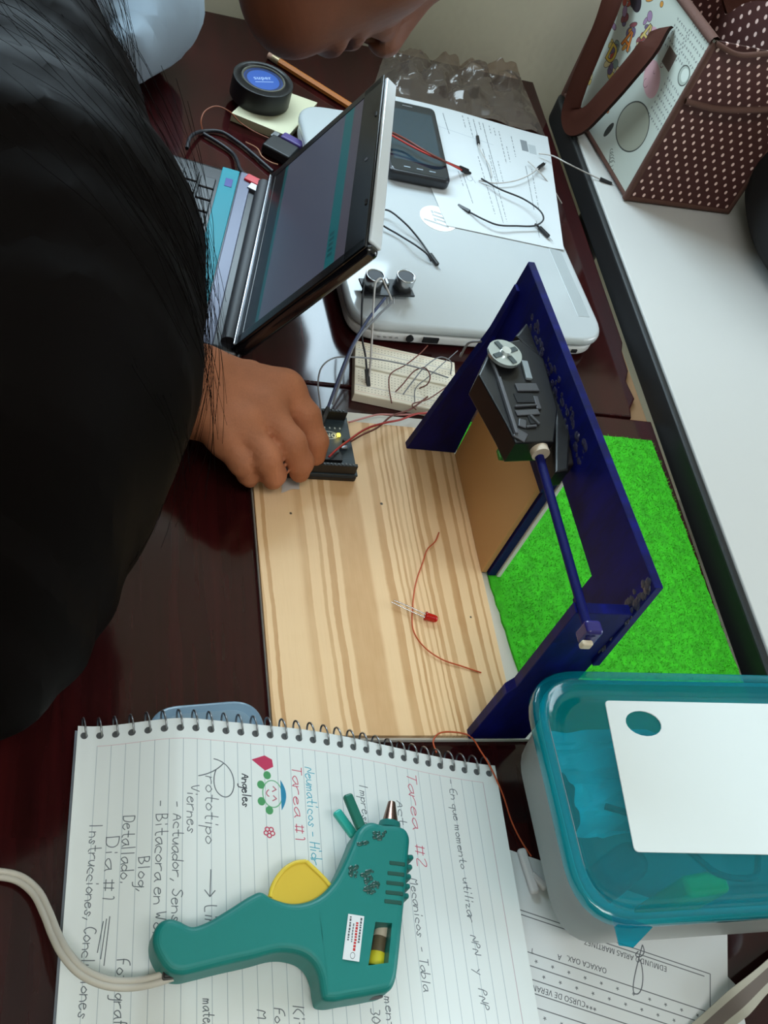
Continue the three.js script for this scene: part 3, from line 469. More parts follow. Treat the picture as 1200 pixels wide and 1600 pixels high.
/* ------------------------------------------------------------------ small things on the pine sheet */
{
  const y = 0.0103, a = at(664, 962, y), b = at(680, 967, y), d = b.clone().sub(a).normalize(), tip = at(612, 938, y);
  const t = thing('red_led', 'small red light emitting diode with long silver legs on the pine sheet', 'diode', a.clone());
  const q = new THREE.Quaternion().setFromUnitVectors(V(0, 1, 0), d);
  obj('lens', new THREE.LatheGeometry([[0, 0], [0.0029, 0], [0.0029, 0.0012], [0.0025, 0.0014], [0.0025, 0.006], [0.0021, 0.0078], [0.0012, 0.0086], [0, 0.0088]].map((p) => new THREE.Vector2(...p)), 24).applyQuaternion(q), phys('#d01c12', 0.25, { transmission: 0.25, thickness: 0.003 }), t);
  const side = V(-d.z, 0, d.x).multiplyScalar(0.0013), e = tip.sub(a);
  obj('leg', tube([side.clone(), e.clone().multiplyScalar(0.5).addScaledVector(side, 1.2), e.clone().add(side)], 0.0004), M.chrome, t);
  obj('leg', tube([side.clone().negate(), e.clone().multiplyScalar(0.5).addScaledVector(side, -1.0), e.clone().multiplyScalar(0.93).addScaledVector(side, -0.6)], 0.0004), M.chrome, t);
  lead('thin_wire', 'thin orange wire lying in a curve beside the red diode on the pine sheet', [[686, 832, 0.0082], [680, 846, 0.009], [668, 858, 0.009], [660, 880, 0.009], [650, 910, 0.0085], [645, 945, 0.0085], [646, 985, 0.0085], [662, 1010, 0.009], [690, 1030, 0.009], [722, 1041, 0.0085], [752, 1051, 0.0082]], M.wireOrange, [], 0.00045, undefined);
  lead('thin_wire', 'thin orange wire looping off the model past the notebook to the storage box', [[682, 1176, 0.012], [677, 1158, 0.010], [686, 1146, 0.0095], [710, 1144, 0.009], [734, 1150, 0.010], [752, 1175, 0.015], [765, 1196, 0.0165], [785, 1240, 0.010], [800, 1285, 0.004], [815, 1315, 0.002], [830, 1338, 0.001]], M.wireOrange, [], 0.0005, undefined);
  const g = sheet([at(440, 770, 0.0078), at(468, 764, 0.0078), at(466, 744, 0.0078), at(440, 748, 0.0078)], 6, 6, (u, v) => 0.002 * Math.sin(u * 3 + v * 2) ** 2);
  tag(obj('tape_scrap', g, phys('#ece6e0', 0.4, { transmission: 0.4, thickness: 0 })), 'little scrap of pale clear tape under the fingers on the pine sheet', 'tape');
}

/* ------------------------------------------------------------------ tape roll, pad, pencil, cables behind the black laptop */
{
  const c4 = flat([[362, 176], [450, 212], [496, 160], [412, 130]], 0.009);
  const t = thing('paper_pad', 'small cream paper pad under the roll of tape', 'notepad');
  const cx = c4.reduce((s, p) => s + p.x, 0) / 4, cz = c4.reduce((s, p) => s + p.y, 0) / 4; t.position.set(cx, 0, cz);
  const lo = (p) => new THREE.Vector2(p.x - cx, p.y - cz);
  obj('sheets', slabShape(polyShape(c4.map(lo)), 0.0005, 0.0075, 0.0005), std('#cfc8a4', 0.85), t);
  obj('cover', slabShape(polyShape(c4.map((p) => lo(p).multiplyScalar(1.005))), 0.008, 0.0008, 0.0002), std('#d9d4b4', 0.85), t);
}
{
  const p = at(412, 122, 0.0295), t = thing('tape_roll', 'roll of black electrical tape with a blue core lying on the pad', 'tape', V(p.x, 0.0092, p.z), 0.3);
  obj('tape_band', new THREE.LatheGeometry([[0.0205, 0], [0.0275, 0], [0.028, 0.0006], [0.028, 0.0192], [0.0275, 0.0198], [0.0205, 0.0198], [0.0205, 0]].map((q) => new THREE.Vector2(...q)), 48), std('#17181a', 0.4), t);
  obj('core_ring', new THREE.LatheGeometry([[0.0185, 0.0005], [0.0206, 0.0005], [0.0206, 0.0199], [0.0185, 0.0199], [0.0185, 0.0005]].map((q) => new THREE.Vector2(...q)), 48), std('#77766a', 0.6), t);
  const lab = canvasTex(256, 256, (g, w, h) => { g.fillStyle = '#1c3a78'; g.fillRect(0, 0, w, h); g.fillStyle = '#0f2450'; g.beginPath(); g.arc(128, 128, 118, 0, 7); g.fill(); g.fillStyle = '#2450a0'; g.beginPath(); g.arc(128, 128, 104, 0, 7); g.fill(); g.fillStyle = '#9fb4d8'; g.font = 'bold 44px sans-serif'; g.textAlign = 'center'; g.fillText('super', 128, 124); g.fillRect(66, 146, 124, 6); });
  obj('core_label', new THREE.CircleGeometry(0.0186, 40).rotateX(-Math.PI / 2).translate(0, 0.0185, 0), std('#ffffff', 0.5, { map: lab }), t).userData.label = 'blue round label';
}
{
  const a = at(420, 86, 0.0036), b = at(552, 169, 0.0036), t = thing('pencil', 'orange yellow pencil lying by the tape roll', 'pencil', a.clone()), e = b.sub(a), d = e.clone().normalize();
  const g = new THREE.CylinderGeometry(0.0036, 0.0036, e.length() - 0.012, 6); g.applyQuaternion(new THREE.Quaternion().setFromUnitVectors(V(0, 1, 0), d)); const m = e.clone().multiplyScalar(0.5).addScaledVector(d, 0.006);
  obj('shaft', BGU.toCreasedNormals(g.toNonIndexed(), 0.5).translate(m.x, m.y, m.z), std('#c8742a', 0.4), t);
  obj('ferrule', between(d.clone().multiplyScalar(0.005), d.clone().multiplyScalar(0.013), 0.0037), std('#b8a484', 0.35, { metalness: 0.7 }), t);
  obj('eraser', between(V(0, 0, 0), d.clone().multiplyScalar(0.006), 0.0034), std('#c9a08c', 0.8), t);
  obj('tip', between(e.clone().addScaledVector(d, -0.006), e.clone().addScaledVector(d, 0.012), 0.0036, 0.0004, 6), std('#c9a878', 0.7), t);
}
{
  const y = 0.003;
  const c = lead('usb_cable', 'black cable with a red plug looping behind the black laptop', [[292, 232, 0.012], [298, 214, 0.01], [318, 205, y], [345, 206, y], [372, 222, y], [392, 238, y], [415, 258, y], [426, 268, y]], M.wireBlack, [], 0.0017, undefined, 'cable');
  const P = [at(318, 209, y), at(340, 222, y), at(362, 238, y), at(371, 252, 0.008), at(375, 264, 0.013), at(388, 279, 0.019), at(394, 286, 0.021)].map((p) => p.sub(c.position)); obj('insulation', tube(P, 0.0017), M.wireBlack, c);
  const pl = rbox(0.0145, 0.006, 0.009, 0.001).rotateY(-0.5), pp = at(396, 287, 0.022).sub(c.position); obj('red_plug', pl.translate(pp.x, pp.y, pp.z - 0.002), std('#b3202c', 0.4), c);
  const sh = rbox(0.012, 0.0045, 0.009, 0.0006).rotateY(-0.5), pq = at(399, 296, 0.022).sub(c.position); obj('plug_shell', sh.translate(pq.x, pq.y, pq.z), M.steel, c);
  lead('thin_wire', 'thin copper brown wire curling from the pad towards the black laptop', [[316, 203, y], [314, 190, 0.008], [320, 174, 0.012], [338, 166, 0.014], [358, 174, 0.012], [376, 192, 0.006], [398, 206, 0.003], [420, 216, 0.002]], std('#8a4a2c', 0.4), [], 0.0006, undefined);
  lead('thin_wire', 'thin brown wire bent towards the purple stick behind the laptop screen', [[384, 222, y], [402, 232, 0.006], [410, 245, 0.006], [424, 254, 0.005], [434, 257, 0.004]], std('#9a6a4c', 0.4), [], 0.0006, undefined);
  const a = at(456, 226, 0.006), t = thing('usb_stick', 'black stick with a purple cap behind the laptop screen', 'usb stick', V(a.x, 0, a.z), -0.55);
  obj('cap', rbox(0.022, 0.009, 0.010, 0.002, 0, 0.0075, 0), std('#4c3a7a', 0.4), t); obj('body', rbox(0.028, 0.010, 0.022, 0.002, -0.004, 0.006, 0.016), M.black, t); obj('metal_tip', rbox(0.006, 0.005, 0.009, 0.0008, -0.016, 0.008, 0.004), M.steel, t);
}
/* ------------------------------------------------------------------ crumpled clear plastic bag by the wall */
{
  const c = [at(572, 158, 0.004), at(846, 216, 0.004), at(838, 138, 0.004), at(600, 86, 0.004)]; c[1] = V(0.482, 0.003, -0.93); c[2] = V(0.478, 0.003, -1.034); c[3].z = Math.max(c[3].z, -1.034); c[0] = V(0.29, 0.003, -0.94);
  const fold = (u, v) => Math.abs(fbm(u * 6 + 2, v * 4 + 5, 3) - 0.45) * 0.045 + 0.010 * Math.abs(Math.sin(u * 14 + 5 * fbm(u * 3, v * 3, 2))) * (0.4 + v * 0.6) + 0.002;
  tag(obj('plastic_bag', sheet(c, 80, 40, (u, v) => fold(u, v) * sm(0, 0.12, u) * (1 - sm(0.9, 1, u)) * (0.35 + 0.65 * sm(0, 0.3, v)), 0.0003), phys('#d6cac0', 0.12, { transmission: 0.9, thickness: 0, ior: 1.45, specularIntensity: 1 })), 'crumpled clear plastic bag lying by the wall behind the phone', 'plastic bag');
}

/* ------------------------------------------------------------------ spiral notebook */
// pen strokes of the letters: points on a grid, 3 is the base line, 6 the height of small letters, 9 of capitals
const GLYPH = { a: '46 26 05 04 13 23 45|46 44 53', b: '09 03|05 26 45 44 23 03', c: '45 26 05 04 23 43', d: '49 43|45 26 05 04 23 44', e: '05 45 36 16 05 04 13 33 44', f: '48 39 28 23|16 46', g: '45 26 05 04 23 45|46 41 30 10', h: '09 03|05 26 45 43', i: '16 13|18 19', k: '09 03|46 05 43', l: '19 13', m: '06 03|05 16 25 23|25 36 45 43', n: '06 03|05 26 45 43', o: '26 05 04 23 44 45 26', p: '06 00|05 26 45 44 23 04', q: '45 26 05 04 23 44|46 40', r: '06 03|05 26 46', s: '45 26 15 34 33 13 04', t: '29 24 33 43|06 46', u: '06 04 23 34 46|46 43', v: '06 23 46', w: '06 13 25 33 46', y: '06 24|46 10', z: '06 46 03 43',
  A: '03 29 43|15 35', B: '09 03|09 29 38 26 06|26 45 44 23 03', C: '48 29 07 05 23 44', D: '09 03|09 39 47 45 33 03', E: '49 09 03 43|06 36', F: '49 09 03|06 36', H: '09 03|49 43|06 46', I: '19 13', K: '09 03|49 06 43', L: '09 03 43', M: '03 09 26 49 43', N: '03 09 43 49', P: '03 09 39 47 06', S: '48 29 08 17 36 45 23 04', T: '09 49|29 23', V: '09 23 49', W: '09 13 27 33 49', '#': '18 13|38 33|07 47|04 44', 1: '18 29 23', 2: '08 29 48 03 43', 3: '09 49 26 45 33 03', 0: '29 07 05 23 45 47 29', '-': '05 35', '.': '13 14', ',': '14 02' };
const NP = V(0.030, 0, -0.254), NU = V(0.239, 0, 0.025).normalize(), NV = V(-0.035, 0, 1).normalize(), NL = 0.2403, NW = 0.165;
const pageH = (u) => { const x = Math.min(1, Math.max(0, u / NL)); return 0.012 + 0.0225 * sm(0, 0.25, x) * (1 - sm(0.45, 1, x)); };
const onPage = (u, v, dy = 0) => NP.clone().addScaledVector(NU, u).addScaledVector(NV, v).setY(pageH(u) + dy);
{
  const t = thing('spiral_notebook', 'open spiral notebook with ruled handwritten page under the glue gun', 'notebook', V(NP.x + 0.11, 0, NP.z + 0.08)), O = t.position;
  const S = 2048, H = 1406, k = S / NL;                                              // canvas y runs down the lines, canvas x from the low end to the high end
  const page = canvasTex(H, S, (g) => {                                              // g.x = v * k, g.y = (NL - u) * k
    g.fillStyle = '#e6ebea'; g.fillRect(0, 0, H, S);
    const X = (v) => v * k / 100, Y = (u) => S - u * k / 100;
    g.lineWidth = 2.2; for (let i = 0; i <= 31; i++) { const u = 1.05 + i * 0.71; g.strokeStyle = 'rgba(108,126,140,0.55)'; g.beginPath(); g.moveTo(X(1.15), Y(u)); g.lineTo(H, Y(u)); g.stroke(); }
    g.strokeStyle = 'rgba(205,140,150,0.6)'; g.beginPath(); g.moveTo(X(1.15), Y(1.05)); g.lineTo(X(1.15), Y(23.05)); g.lineTo(H, Y(23.05)); g.stroke();
    const hand = (text, u, v0, v1, size, color, bold = false) => {
      const adv = (c) => c === ' ' ? 3.2 : 'il.,!1'.includes(c) ? 3.4 : 'mwMW'.includes(c) ? 6 : 5.2; let total = 0; for (const c of text) total += adv(c);
      const sx = X(v1 - v0) / total, sy = size / 7; let x = X(v0), drift = 0; g.strokeStyle = color; g.lineWidth = bold ? 5 : 3.6; g.lineCap = g.lineJoin = 'round';
      for (const c of text) {
        drift = drift * 0.7 + rr(-1.5, 1.5); const ky = sy * rr(0.92, 1.08), sl = rr(0.02, 0.14);
        for (const st of (GLYPH[c] || '').split('|')) {
          const P = st.trim().split(' ').filter(Boolean).map((p) => { const a = +p[0] + rr(-0.18, 0.18), b = +p[1] - 3 + rr(-0.15, 0.15); return [x + (a + b * sl) * sx, Y(u) - b * ky + drift]; });
          if (!P.length) continue; g.beginPath(); g.moveTo(...P[0]);
          for (let i = 1; i < P.length - 1; i++) g.quadraticCurveTo(P[i][0], P[i][1], (P[i][0] + P[i + 1][0]) / 2, (P[i][1] + P[i + 1][1]) / 2);
          g.lineTo(...P[P.length - 1]); g.stroke();
        }
        x += adv(c) * sx;
      }
    };
    const ink = '#5d646a', red = '#c0405a', cyan = '#3f9fb8';
    hand('rototipo', 6.45, 3.2, 6.8, 62, ink); g.strokeStyle = ink; g.lineWidth = 4.5; g.beginPath(); g.moveTo(X(2.4), Y(7.4)); g.quadraticCurveTo(X(3.0), Y(6.9), X(3.2), Y(6.1)); g.moveTo(X(2.2), Y(6.9)); g.bezierCurveTo(X(2.4), Y(8.3), X(4.5), Y(8.1), X(4.2), Y(7.3)); g.bezierCurveTo(X(3.9), Y(6.7), X(3.0), Y(6.9), X(2.8), Y(7.0)); g.stroke();
    hand('Viernes', 5.55, 3.7, 6.3, 56, ink); hand('- Actuador, Sensor', 4.85, 4.6, 11.4, 54, ink); hand('- Bitacora en Word', 4.05, 4.5, 11.8, 56, ink); hand('Blog,', 3.3, 7.3, 9.1, 52, ink);
    hand('Detallado.', 2.5, 5.1, 8.6, 58, ink); hand('Dia #1', 1.75, 6.1, 9.3, 58, ink); hand('Instrucciones, Conclusiones', 0.95, 5.4, 14.5, 58, ink); hand('Fotografias', 2.5, 12.0, 15.9, 56, ink);
    g.strokeStyle = ink; g.lineWidth = 4; g.beginPath(); g.moveTo(X(8.0), Y(6.7)); g.lineTo(X(9.3), Y(6.65)); g.lineTo(X(9.0), Y(6.9)); g.moveTo(X(9.3), Y(6.65)); g.lineTo(X(9.0), Y(6.4)); g.stroke(); hand('Linea', 6.4, 9.7, 11.6, 60, ink);
    for (let i = 0; i < 3; i++) { g.beginPath(); g.moveTo(X(10.0 + i * 0.1), Y(2.1 - i * 0.14)); g.lineTo(X(12.2 - i * 0.3), Y(1.95 - i * 0.16)); g.stroke(); }
    hand('materiales', 6.3, 13.9, 16.3, 52, ink); hand('Neumaticos - Hidraulicos', 11.8, 2.2, 9.6, 54, cyan); hand('Tarea #1', 11.05, 2.2, 6.3, 54, red);
    hand('Tarea  #2', 18.0, 1.4, 6.8, 62, red); hand('Impresion', 14.9, 2.7, 5.6, 50, ink); hand('Act', 17.15, 3.2, 4.6, 50, ink); hand('Mecanicos  - Tabla', 17.45, 7.4, 13.0, 50, ink);
    hand('- En que momento  utilizar   NPN   y   PNP', 20.75, 1.3, 13.6, 46, ink); hand('Kit', 10.5, 14.1, 15.2, 50, ink); hand('Foto', 9.6, 14.2, 15.6, 50, ink); hand('M', 8.8, 14.3, 14.8, 50, ink); hand('mento', 15.2, 13.4, 15.2, 50, ink); hand('30', 14.4, 14.0, 14.7, 50, ink);
    hand('Angeles', 8.35, 2.9, 4.7, 46, '#3a3e44', true);
    // rose, cap and smiling doodle, little flower
    g.fillStyle = '#c23a5e'; g.beginPath(); g.moveTo(X(2.05), Y(8.9)); g.lineTo(X(1.75), Y(9.6)); g.lineTo(X(1.95), Y(10.0)); g.lineTo(X(2.35), Y(10.05)); g.lineTo(X(2.6), Y(9.6)); g.closePath(); g.fill();
    g.strokeStyle = '#79b48c'; g.lineWidth = 5; g.beginPath(); g.ellipse(X(3.85), Y(9.95), 62, 44, 0, 0, 6.3); g.stroke();
    g.fillStyle = '#4f9a64'; for (const [a, b] of [[2.85, 9.7], [3.4, 9.35], [4.3, 9.35], [4.75, 9.75]]) { g.beginPath(); g.ellipse(X(a), Y(b), 19, 17, 0, 0, 6.3); g.fill(); }
    g.fillStyle = '#2a86ac'; g.beginPath(); g.moveTo(X(3.05), Y(10.4)); g.quadraticCurveTo(X(3.85), Y(10.95), X(4.7), Y(10.4)); g.closePath(); g.fill();
    g.strokeStyle = '#b86a78'; g.lineWidth = 5; g.beginPath(); g.moveTo(X(3.45), Y(10.0)); g.lineTo(X(3.6), Y(10.15)); g.lineTo(X(3.72), Y(9.95)); g.moveTo(X(3.95), Y(10.0)); g.lineTo(X(4.1), Y(10.15)); g.lineTo(X(4.22), Y(9.95)); g.moveTo(X(3.65), Y(9.75)); g.quadraticCurveTo(X(3.85), Y(9.5), X(4.0), Y(9.75)); g.stroke();
    g.strokeStyle = '#c0405a'; for (let i = 0; i < 5; i++) { g.beginPath(); g.arc(X(5.9) + 15 * Math.cos(i * 1.257), Y(9.7) + 15 * Math.sin(i * 1.257), 9, 0, 6.3); g.stroke(); }
    g.fillStyle = '#55585a'; for (let i = 0; i < 30; i++) { g.beginPath(); g.arc(X(0.55), Y(0.35 + i * 0.8), 16, 0, 6.3); g.fill(); }
  });
  const NX = 60, NY = 10, mk = (dy, thick, inset) => {
    const pos = [], uv = [], idx = [], n = (NX + 1) * (NY + 1);
    for (let s = 0; s < 2; s++) for (let j = 0; j <= NY; j++) for (let i = 0; i <= NX; i++) { const u = lerp(inset, NL - inset, i / NX), v = lerp(inset, NW - inset, j / NY), p = onPage(u, v, dy - s * thick).sub(O); pos.push(p.x, p.y, p.z); uv.push(v / NW, u / NL); }
    for (let s = 0; s < 2; s++) for (let j = 0; j < NY; j++) for (let i = 0; i < NX; i++) { const a = s * n + j * (NX + 1) + i, b = a + 1, c = a + NX + 1, d = c + 1; if (s) idx.push(a, b, d, a, d, c); else idx.push(a, d, b, a, c, d); }
    const rim = []; for (let i = 0; i < NX; i++) rim.push(i); for (let j = 0; j < NY; j++) rim.push(j * (NX + 1) + NX); for (let i = NX; i > 0; i--) rim.push(NY * (NX + 1) + i); for (let j = NY; j > 0; j--) rim.push(j * (NX + 1));
    rim.forEach((a, i) => { const b = rim[(i + 1) % rim.length]; idx.push(a, b, a + n, b, b + n, a + n); });
    const g = new THREE.BufferGeometry(); g.setAttribute('position', new THREE.Float32BufferAttribute(pos, 3)); g.setAttribute('uv', new THREE.Float32BufferAttribute(uv, 2)); g.setIndex(idx); return BGU.toCreasedNormals(g.toNonIndexed(), 0.7);
  };
  obj('ruled_page', mk(0, 0.0003, 0), std('#ffffff', 0.85, { map: page }), t).userData.label = 'ruled page with handwriting and doodles';
  const edgeTex = tex(8, 64, (x, y, i, j) => { const v = 205 + 30 * hash(j, 3); return [v, v, v - 6]; });
  obj('page_block', mk(-0.0004, 0.0075, 0.0008), std('#d4d6d2', 0.9), t);
  obj('back_cover', mk(-0.0082, 0.001, -0.001), std('#8d97a4', 0.7), t);
  const ringG = new THREE.TorusGeometry(0.0062, 0.00055, 8, 24);
  for (let i = 0; i < 30; i++) {
    const u = 0.0035 + i * 0.008, p = onPage(u, 0.0005, -0.0032).sub(O), r = obj('spiral_ring', ringG, M.steel, t); r.position.copy(p); r.rotation.y = Math.PI / 2 - Math.atan2(-NU.z, NU.x) * -1 + 0.28;
  }
}
/* ------------------------------------------------------------------ low blue container under the notebook */
{
  const t = thing('blue_container', 'pale blue plastic container lid showing from under the notebook', 'container', V(0.104, 0, -0.195), 0.10);
  const m = phys('#8fb0c8', 0.25, { transmission: 0.45, thickness: 0 });
  obj('tub', slabShape(roundRect(0.056, 0.132, 0.014), 0.0005, 0.013, 0.004, 3), m, t);
  obj('lid', slabShape(roundRect(0.064, 0.142, 0.018), 0.0135, 0.004, 0.0018, 3), phys('#93b4cc', 0.2, { transmission: 0.4, thickness: 0 }), t);
  obj('lid_ridge', slabShape(roundRect(0.052, 0.13, 0.014), 0.0175, 0.001, 0.0004, 2), phys('#a2c0d4', 0.2, { transmission: 0.4, thickness: 0 }), t);
}

/* ------------------------------------------------------------------ glue gun */
{
  const y0 = 0.0352, y1 = 0.0570, yb = 0.0565;
  const t = thing('glue_gun', 'green hot glue gun with yellow trigger lying on the notebook', 'glue gun', V(0.13, y0, -0.14)), O = t.position, sub = (g) => g.translate(-O.x, -O.y, -O.z);
  const out = [[598, 1287], [622, 1289], [635, 1295], [641, 1307], [640, 1330], [637, 1370], [632, 1420], [629, 1450], [624, 1500], [619, 1532], [611, 1546], [585, 1553], [545, 1560], [520, 1564], [506, 1561], [502, 1548], [499, 1528], [491, 1508], [478, 1495], [458, 1488], [435, 1487], [395, 1497], [350, 1507], [310, 1517], [285, 1522], [266, 1518], [250, 1500], [240, 1476], [241, 1455], [250, 1440], [264, 1434], [280, 1437], [300, 1446], [322, 1440], [360, 1418], [392, 1398], [408, 1392], [427, 1402], [455, 1410], [478, 1408], [500, 1398], [520, 1378], [536, 1350], [552, 1313], [558, 1298], [568, 1287], [582, 1283]];
  const shape = polyShape(flat(out, yb), true), win = flat([[586, 1441], [612, 1443], [606, 1505], [575, 1509]], yb);
    const green = std('#057a74', 0.45, { bumpMap: fine, bumpScale: 0.00012 });
  const ev = new Evaluator(); ev.attributes = ['position', 'normal']; ev.useGroups = false;
  const bodyCut = ev.evaluate(new Brush(slabShape(shape, y0 + 0.0002, y1 - y0, 0.0036, 5)), new Brush(slabShape(polyShape(win), y0 + 0.002, 0.04, 0)), SUBTRACTION).geometry;
  obj('body', sub(bodyCut), green, t).userData.label = 'teal green plastic shell';
  const wallIn = flat([[588, 1441], [614, 1443], [608, 1508], [574, 1510]], 0.04); obj('window_well', sub(slabShape(polyShape(flat([[580, 1434], [618, 1436], [613, 1516], [568, 1518]], 0.0372)), 0.0373, 0.0006, 0.0001)), std('#20241f', 0.7), t);
  const ax = at(602, 1442, 0.0455), bx = at(595, 1466, 0.0455), cx = at(590, 1490, 0.0455), dx = at(586, 1512, 0.0455);
  obj('glue_sleeve', sub(between(ax, bx, 0.0042, 0.0042, 18)), std('#e4d6c0', 0.5), t);
  obj('glue_stick', sub(between(bx, cx, 0.0040, 0.0040, 18)), phys('#8a7c62', 0.3, { transmission: 0.35, thickness: 0.004 }), t);
  obj('feed_slider', sub(between(cx, dx, 0.0046, 0.0050, 18)), std('#d8cc30', 0.4), t);
  // trigger
  const tr = flat([[478, 1345], [465, 1346], [448, 1355], [434, 1370], [425, 1388], [421, 1403], [436, 1418], [470, 1420], [505, 1408], [517, 1386], [506, 1374], [494, 1362], [486, 1350]], 0.050);
  const trig = obj('trigger', sub(slabShape(polyShape(tr, true), 0.0405, 0.011, 0.0012, 3)), std('#d9b838', 0.45), t);
  obj('trigger_rim', sub(tube([[478, 1346], [493, 1360], [506, 1373], [516, 1385]].map((p) => at(...p, 0.0512)), 0.0012)), std('#e3c63e', 0.4), trig); obj('trigger_rim', sub(tube([[478, 1346], [462, 1348], [446, 1357], [433, 1372], [425, 1388], [422, 1402]].map((p) => at(...p, 0.0512)), 0.0011)), std('#e3c63e', 0.4), trig);
  // nozzle and folding stand
  const n0 = at(609, 1290, 0.0465), n1 = at(612, 1254, 0.0455);
  const noz = obj('nozzle', sub(between(n0, n1, 0.0046, 0.0020, 24)), std('#8a6e62', 0.25, { metalness: 0.9 }), t); noz.userData.label = 'scorched metal nozzle';
  obj('nozzle_base', sub(between(at(608, 1296, 0.0465), at(609, 1286, 0.0465), 0.0060, 0.0055, 24)), green, t);
  const prong = (a, b, w, y, m) => { const A = at(...a, y), B = at(...b, y), d = B.clone().sub(A), g = rbox(d.length() + 0.004, 0.0036, w, 0.0014).rotateY(-Math.atan2(d.z, d.x)); const mid = A.add(B).multiplyScalar(0.5); obj('stand_prong', sub(g.translate(mid.x, y - 0.0018, mid.z)), m, t); };
  prong([546, 1245], [564, 1288], 0.0052, 0.0555, std('#0d6657', 0.35)); prong([530, 1270], [552, 1300], 0.0050, 0.0485, std('#2fb0a4', 0.3));
  // cooling ribs, label, melted spots
  for (const [y, a, b] of [[1348, 608, 633], [1364, 605, 632], [1379, 603, 631], [1394, 602, 630], [1408, 600, 628]]) { const A = at(a, y, y1), B = at(b, y + 3, y1), d = B.clone().sub(A), g = rbox(d.length(), 0.0012, 0.0022, 0.0006).rotateY(-Math.atan2(d.z, d.x)), mid = A.add(B).multiplyScalar(0.5); obj('cooling_slot', sub(g.translate(mid.x, y1 - 0.0001, mid.z)), std('#0a4a40', 0.5), t); }
  for (let i = 0; i < 5; i++) { const p = at(637 - i * 1.8, 1344 + i * 15, 0.049); obj('cooling_rib', sub(rbox(0.0035, 0.013, 0.0028, 0.0012, p.x, 0.0475, p.z)), green, t); }
  const lab = canvasTex(256, 128, (g, w, h) => { g.fillStyle = '#dfe3e6'; g.fillRect(0, 0, w, h); const dash = (y, x0, x1, hh, c) => { g.fillStyle = c; let x = x0; while (x < x1) { const l = rr(7, 16); g.fillRect(x, y + rr(-1, 1), l, hh); x += l + rr(3, 6); } }; dash(14, 12, 150, 14, '#4a4e54'); dash(40, 40, 190, 18, '#c22a2a'); dash(72, 50, 150, 10, '#6a6e74'); dash(98, 12, 150, 13, '#4a4e54'); g.strokeStyle = '#44474a'; g.lineWidth = 3; g.beginPath(); g.arc(228, 56, 17, 0, 7); g.stroke(); });
  const lc = [at(535, 1499, y1 + 0.0004), at(544, 1428, y1 + 0.0004), at(569, 1432, y1 + 0.0004), at(561, 1503, y1 + 0.0004)];   // text runs down the picture
  const lg = sheet([lc[1], lc[0], lc[3], lc[2]], 4, 4, () => 0.0003, 0.0002); obj('sticker', sub(lg), std('#ffffff', 0.35, { map: lab }), t);
  const melt = [];
  for (const [cx2, cy2, sx, sy, n] of [[593, 1305, 9, 6, 14], [566, 1318, 7, 3, 8], [553, 1362, 6, 8, 14], [580, 1385, 12, 10, 26], [575, 1368, 8, 8, 10]]) for (let i = 0; i < n; i++) { const p = at(cx2 + rr(-sx, sx), cy2 + rr(-sy, sy), y1), r = rr(1.2, 4.2) / FOCAL * 0.5; melt.push(sub(new THREE.IcosahedronGeometry(r, 1).scale(rr(0.8, 1.6), 0.3, rr(0.8, 1.4)).translate(p.x, y1 + 0.0004, p.z))); }
  obj('scorch_mark', melt, phys('#124a44', 0.14, { clearcoat: 0.6 }), t).userData.label = 'melted dark scorch marks';
  obj('cord_slot', sub(rbox(0.006, 0.008, 0.006, 0.001, at(264, 1520, 0.046).x, 0.046, at(264, 1520, 0.046).z)), M.black, t);
  obj('rear_hole', sub(cyl(0.004, 0.004, 0.002, 16).rotateX(Math.PI / 2).translate(at(585, 1556, 0.047).x, 0.047, at(585, 1556, 0.047).z)), M.black, t);
  const cord = [[270, 1522, 0.045], [240, 1532, 0.042], [205, 1538, 0.038], [165, 1535, 0.036], [128, 1518, 0.033], [102, 1490, 0.029], [86, 1460, 0.022], [72, 1425, 0.014], [55, 1393, 0.008], [30, 1373, 0.005], [0, 1366, 0.004], [-50, 1366, 0.004], [-140, 1380, 0.004]].map(([a, b, c]) => at(a, b, c));
  const off = (s) => cord.map((p, i) => { const a = cord[Math.max(0, i - 1)], b = cord[Math.min(cord.length - 1, i + 1)], d = b.clone().sub(a).setY(0).normalize(); return V(p.x - d.z * s, p.y, p.z + d.x * s); });
  obj('power_cord', [sub(tube(off(0.0014), 0.0017, 160)), sub(tube(off(-0.0014), 0.0017, 160))], std('#c9c3b8', 0.55), t).userData.label = 'pale twin power cord';
}

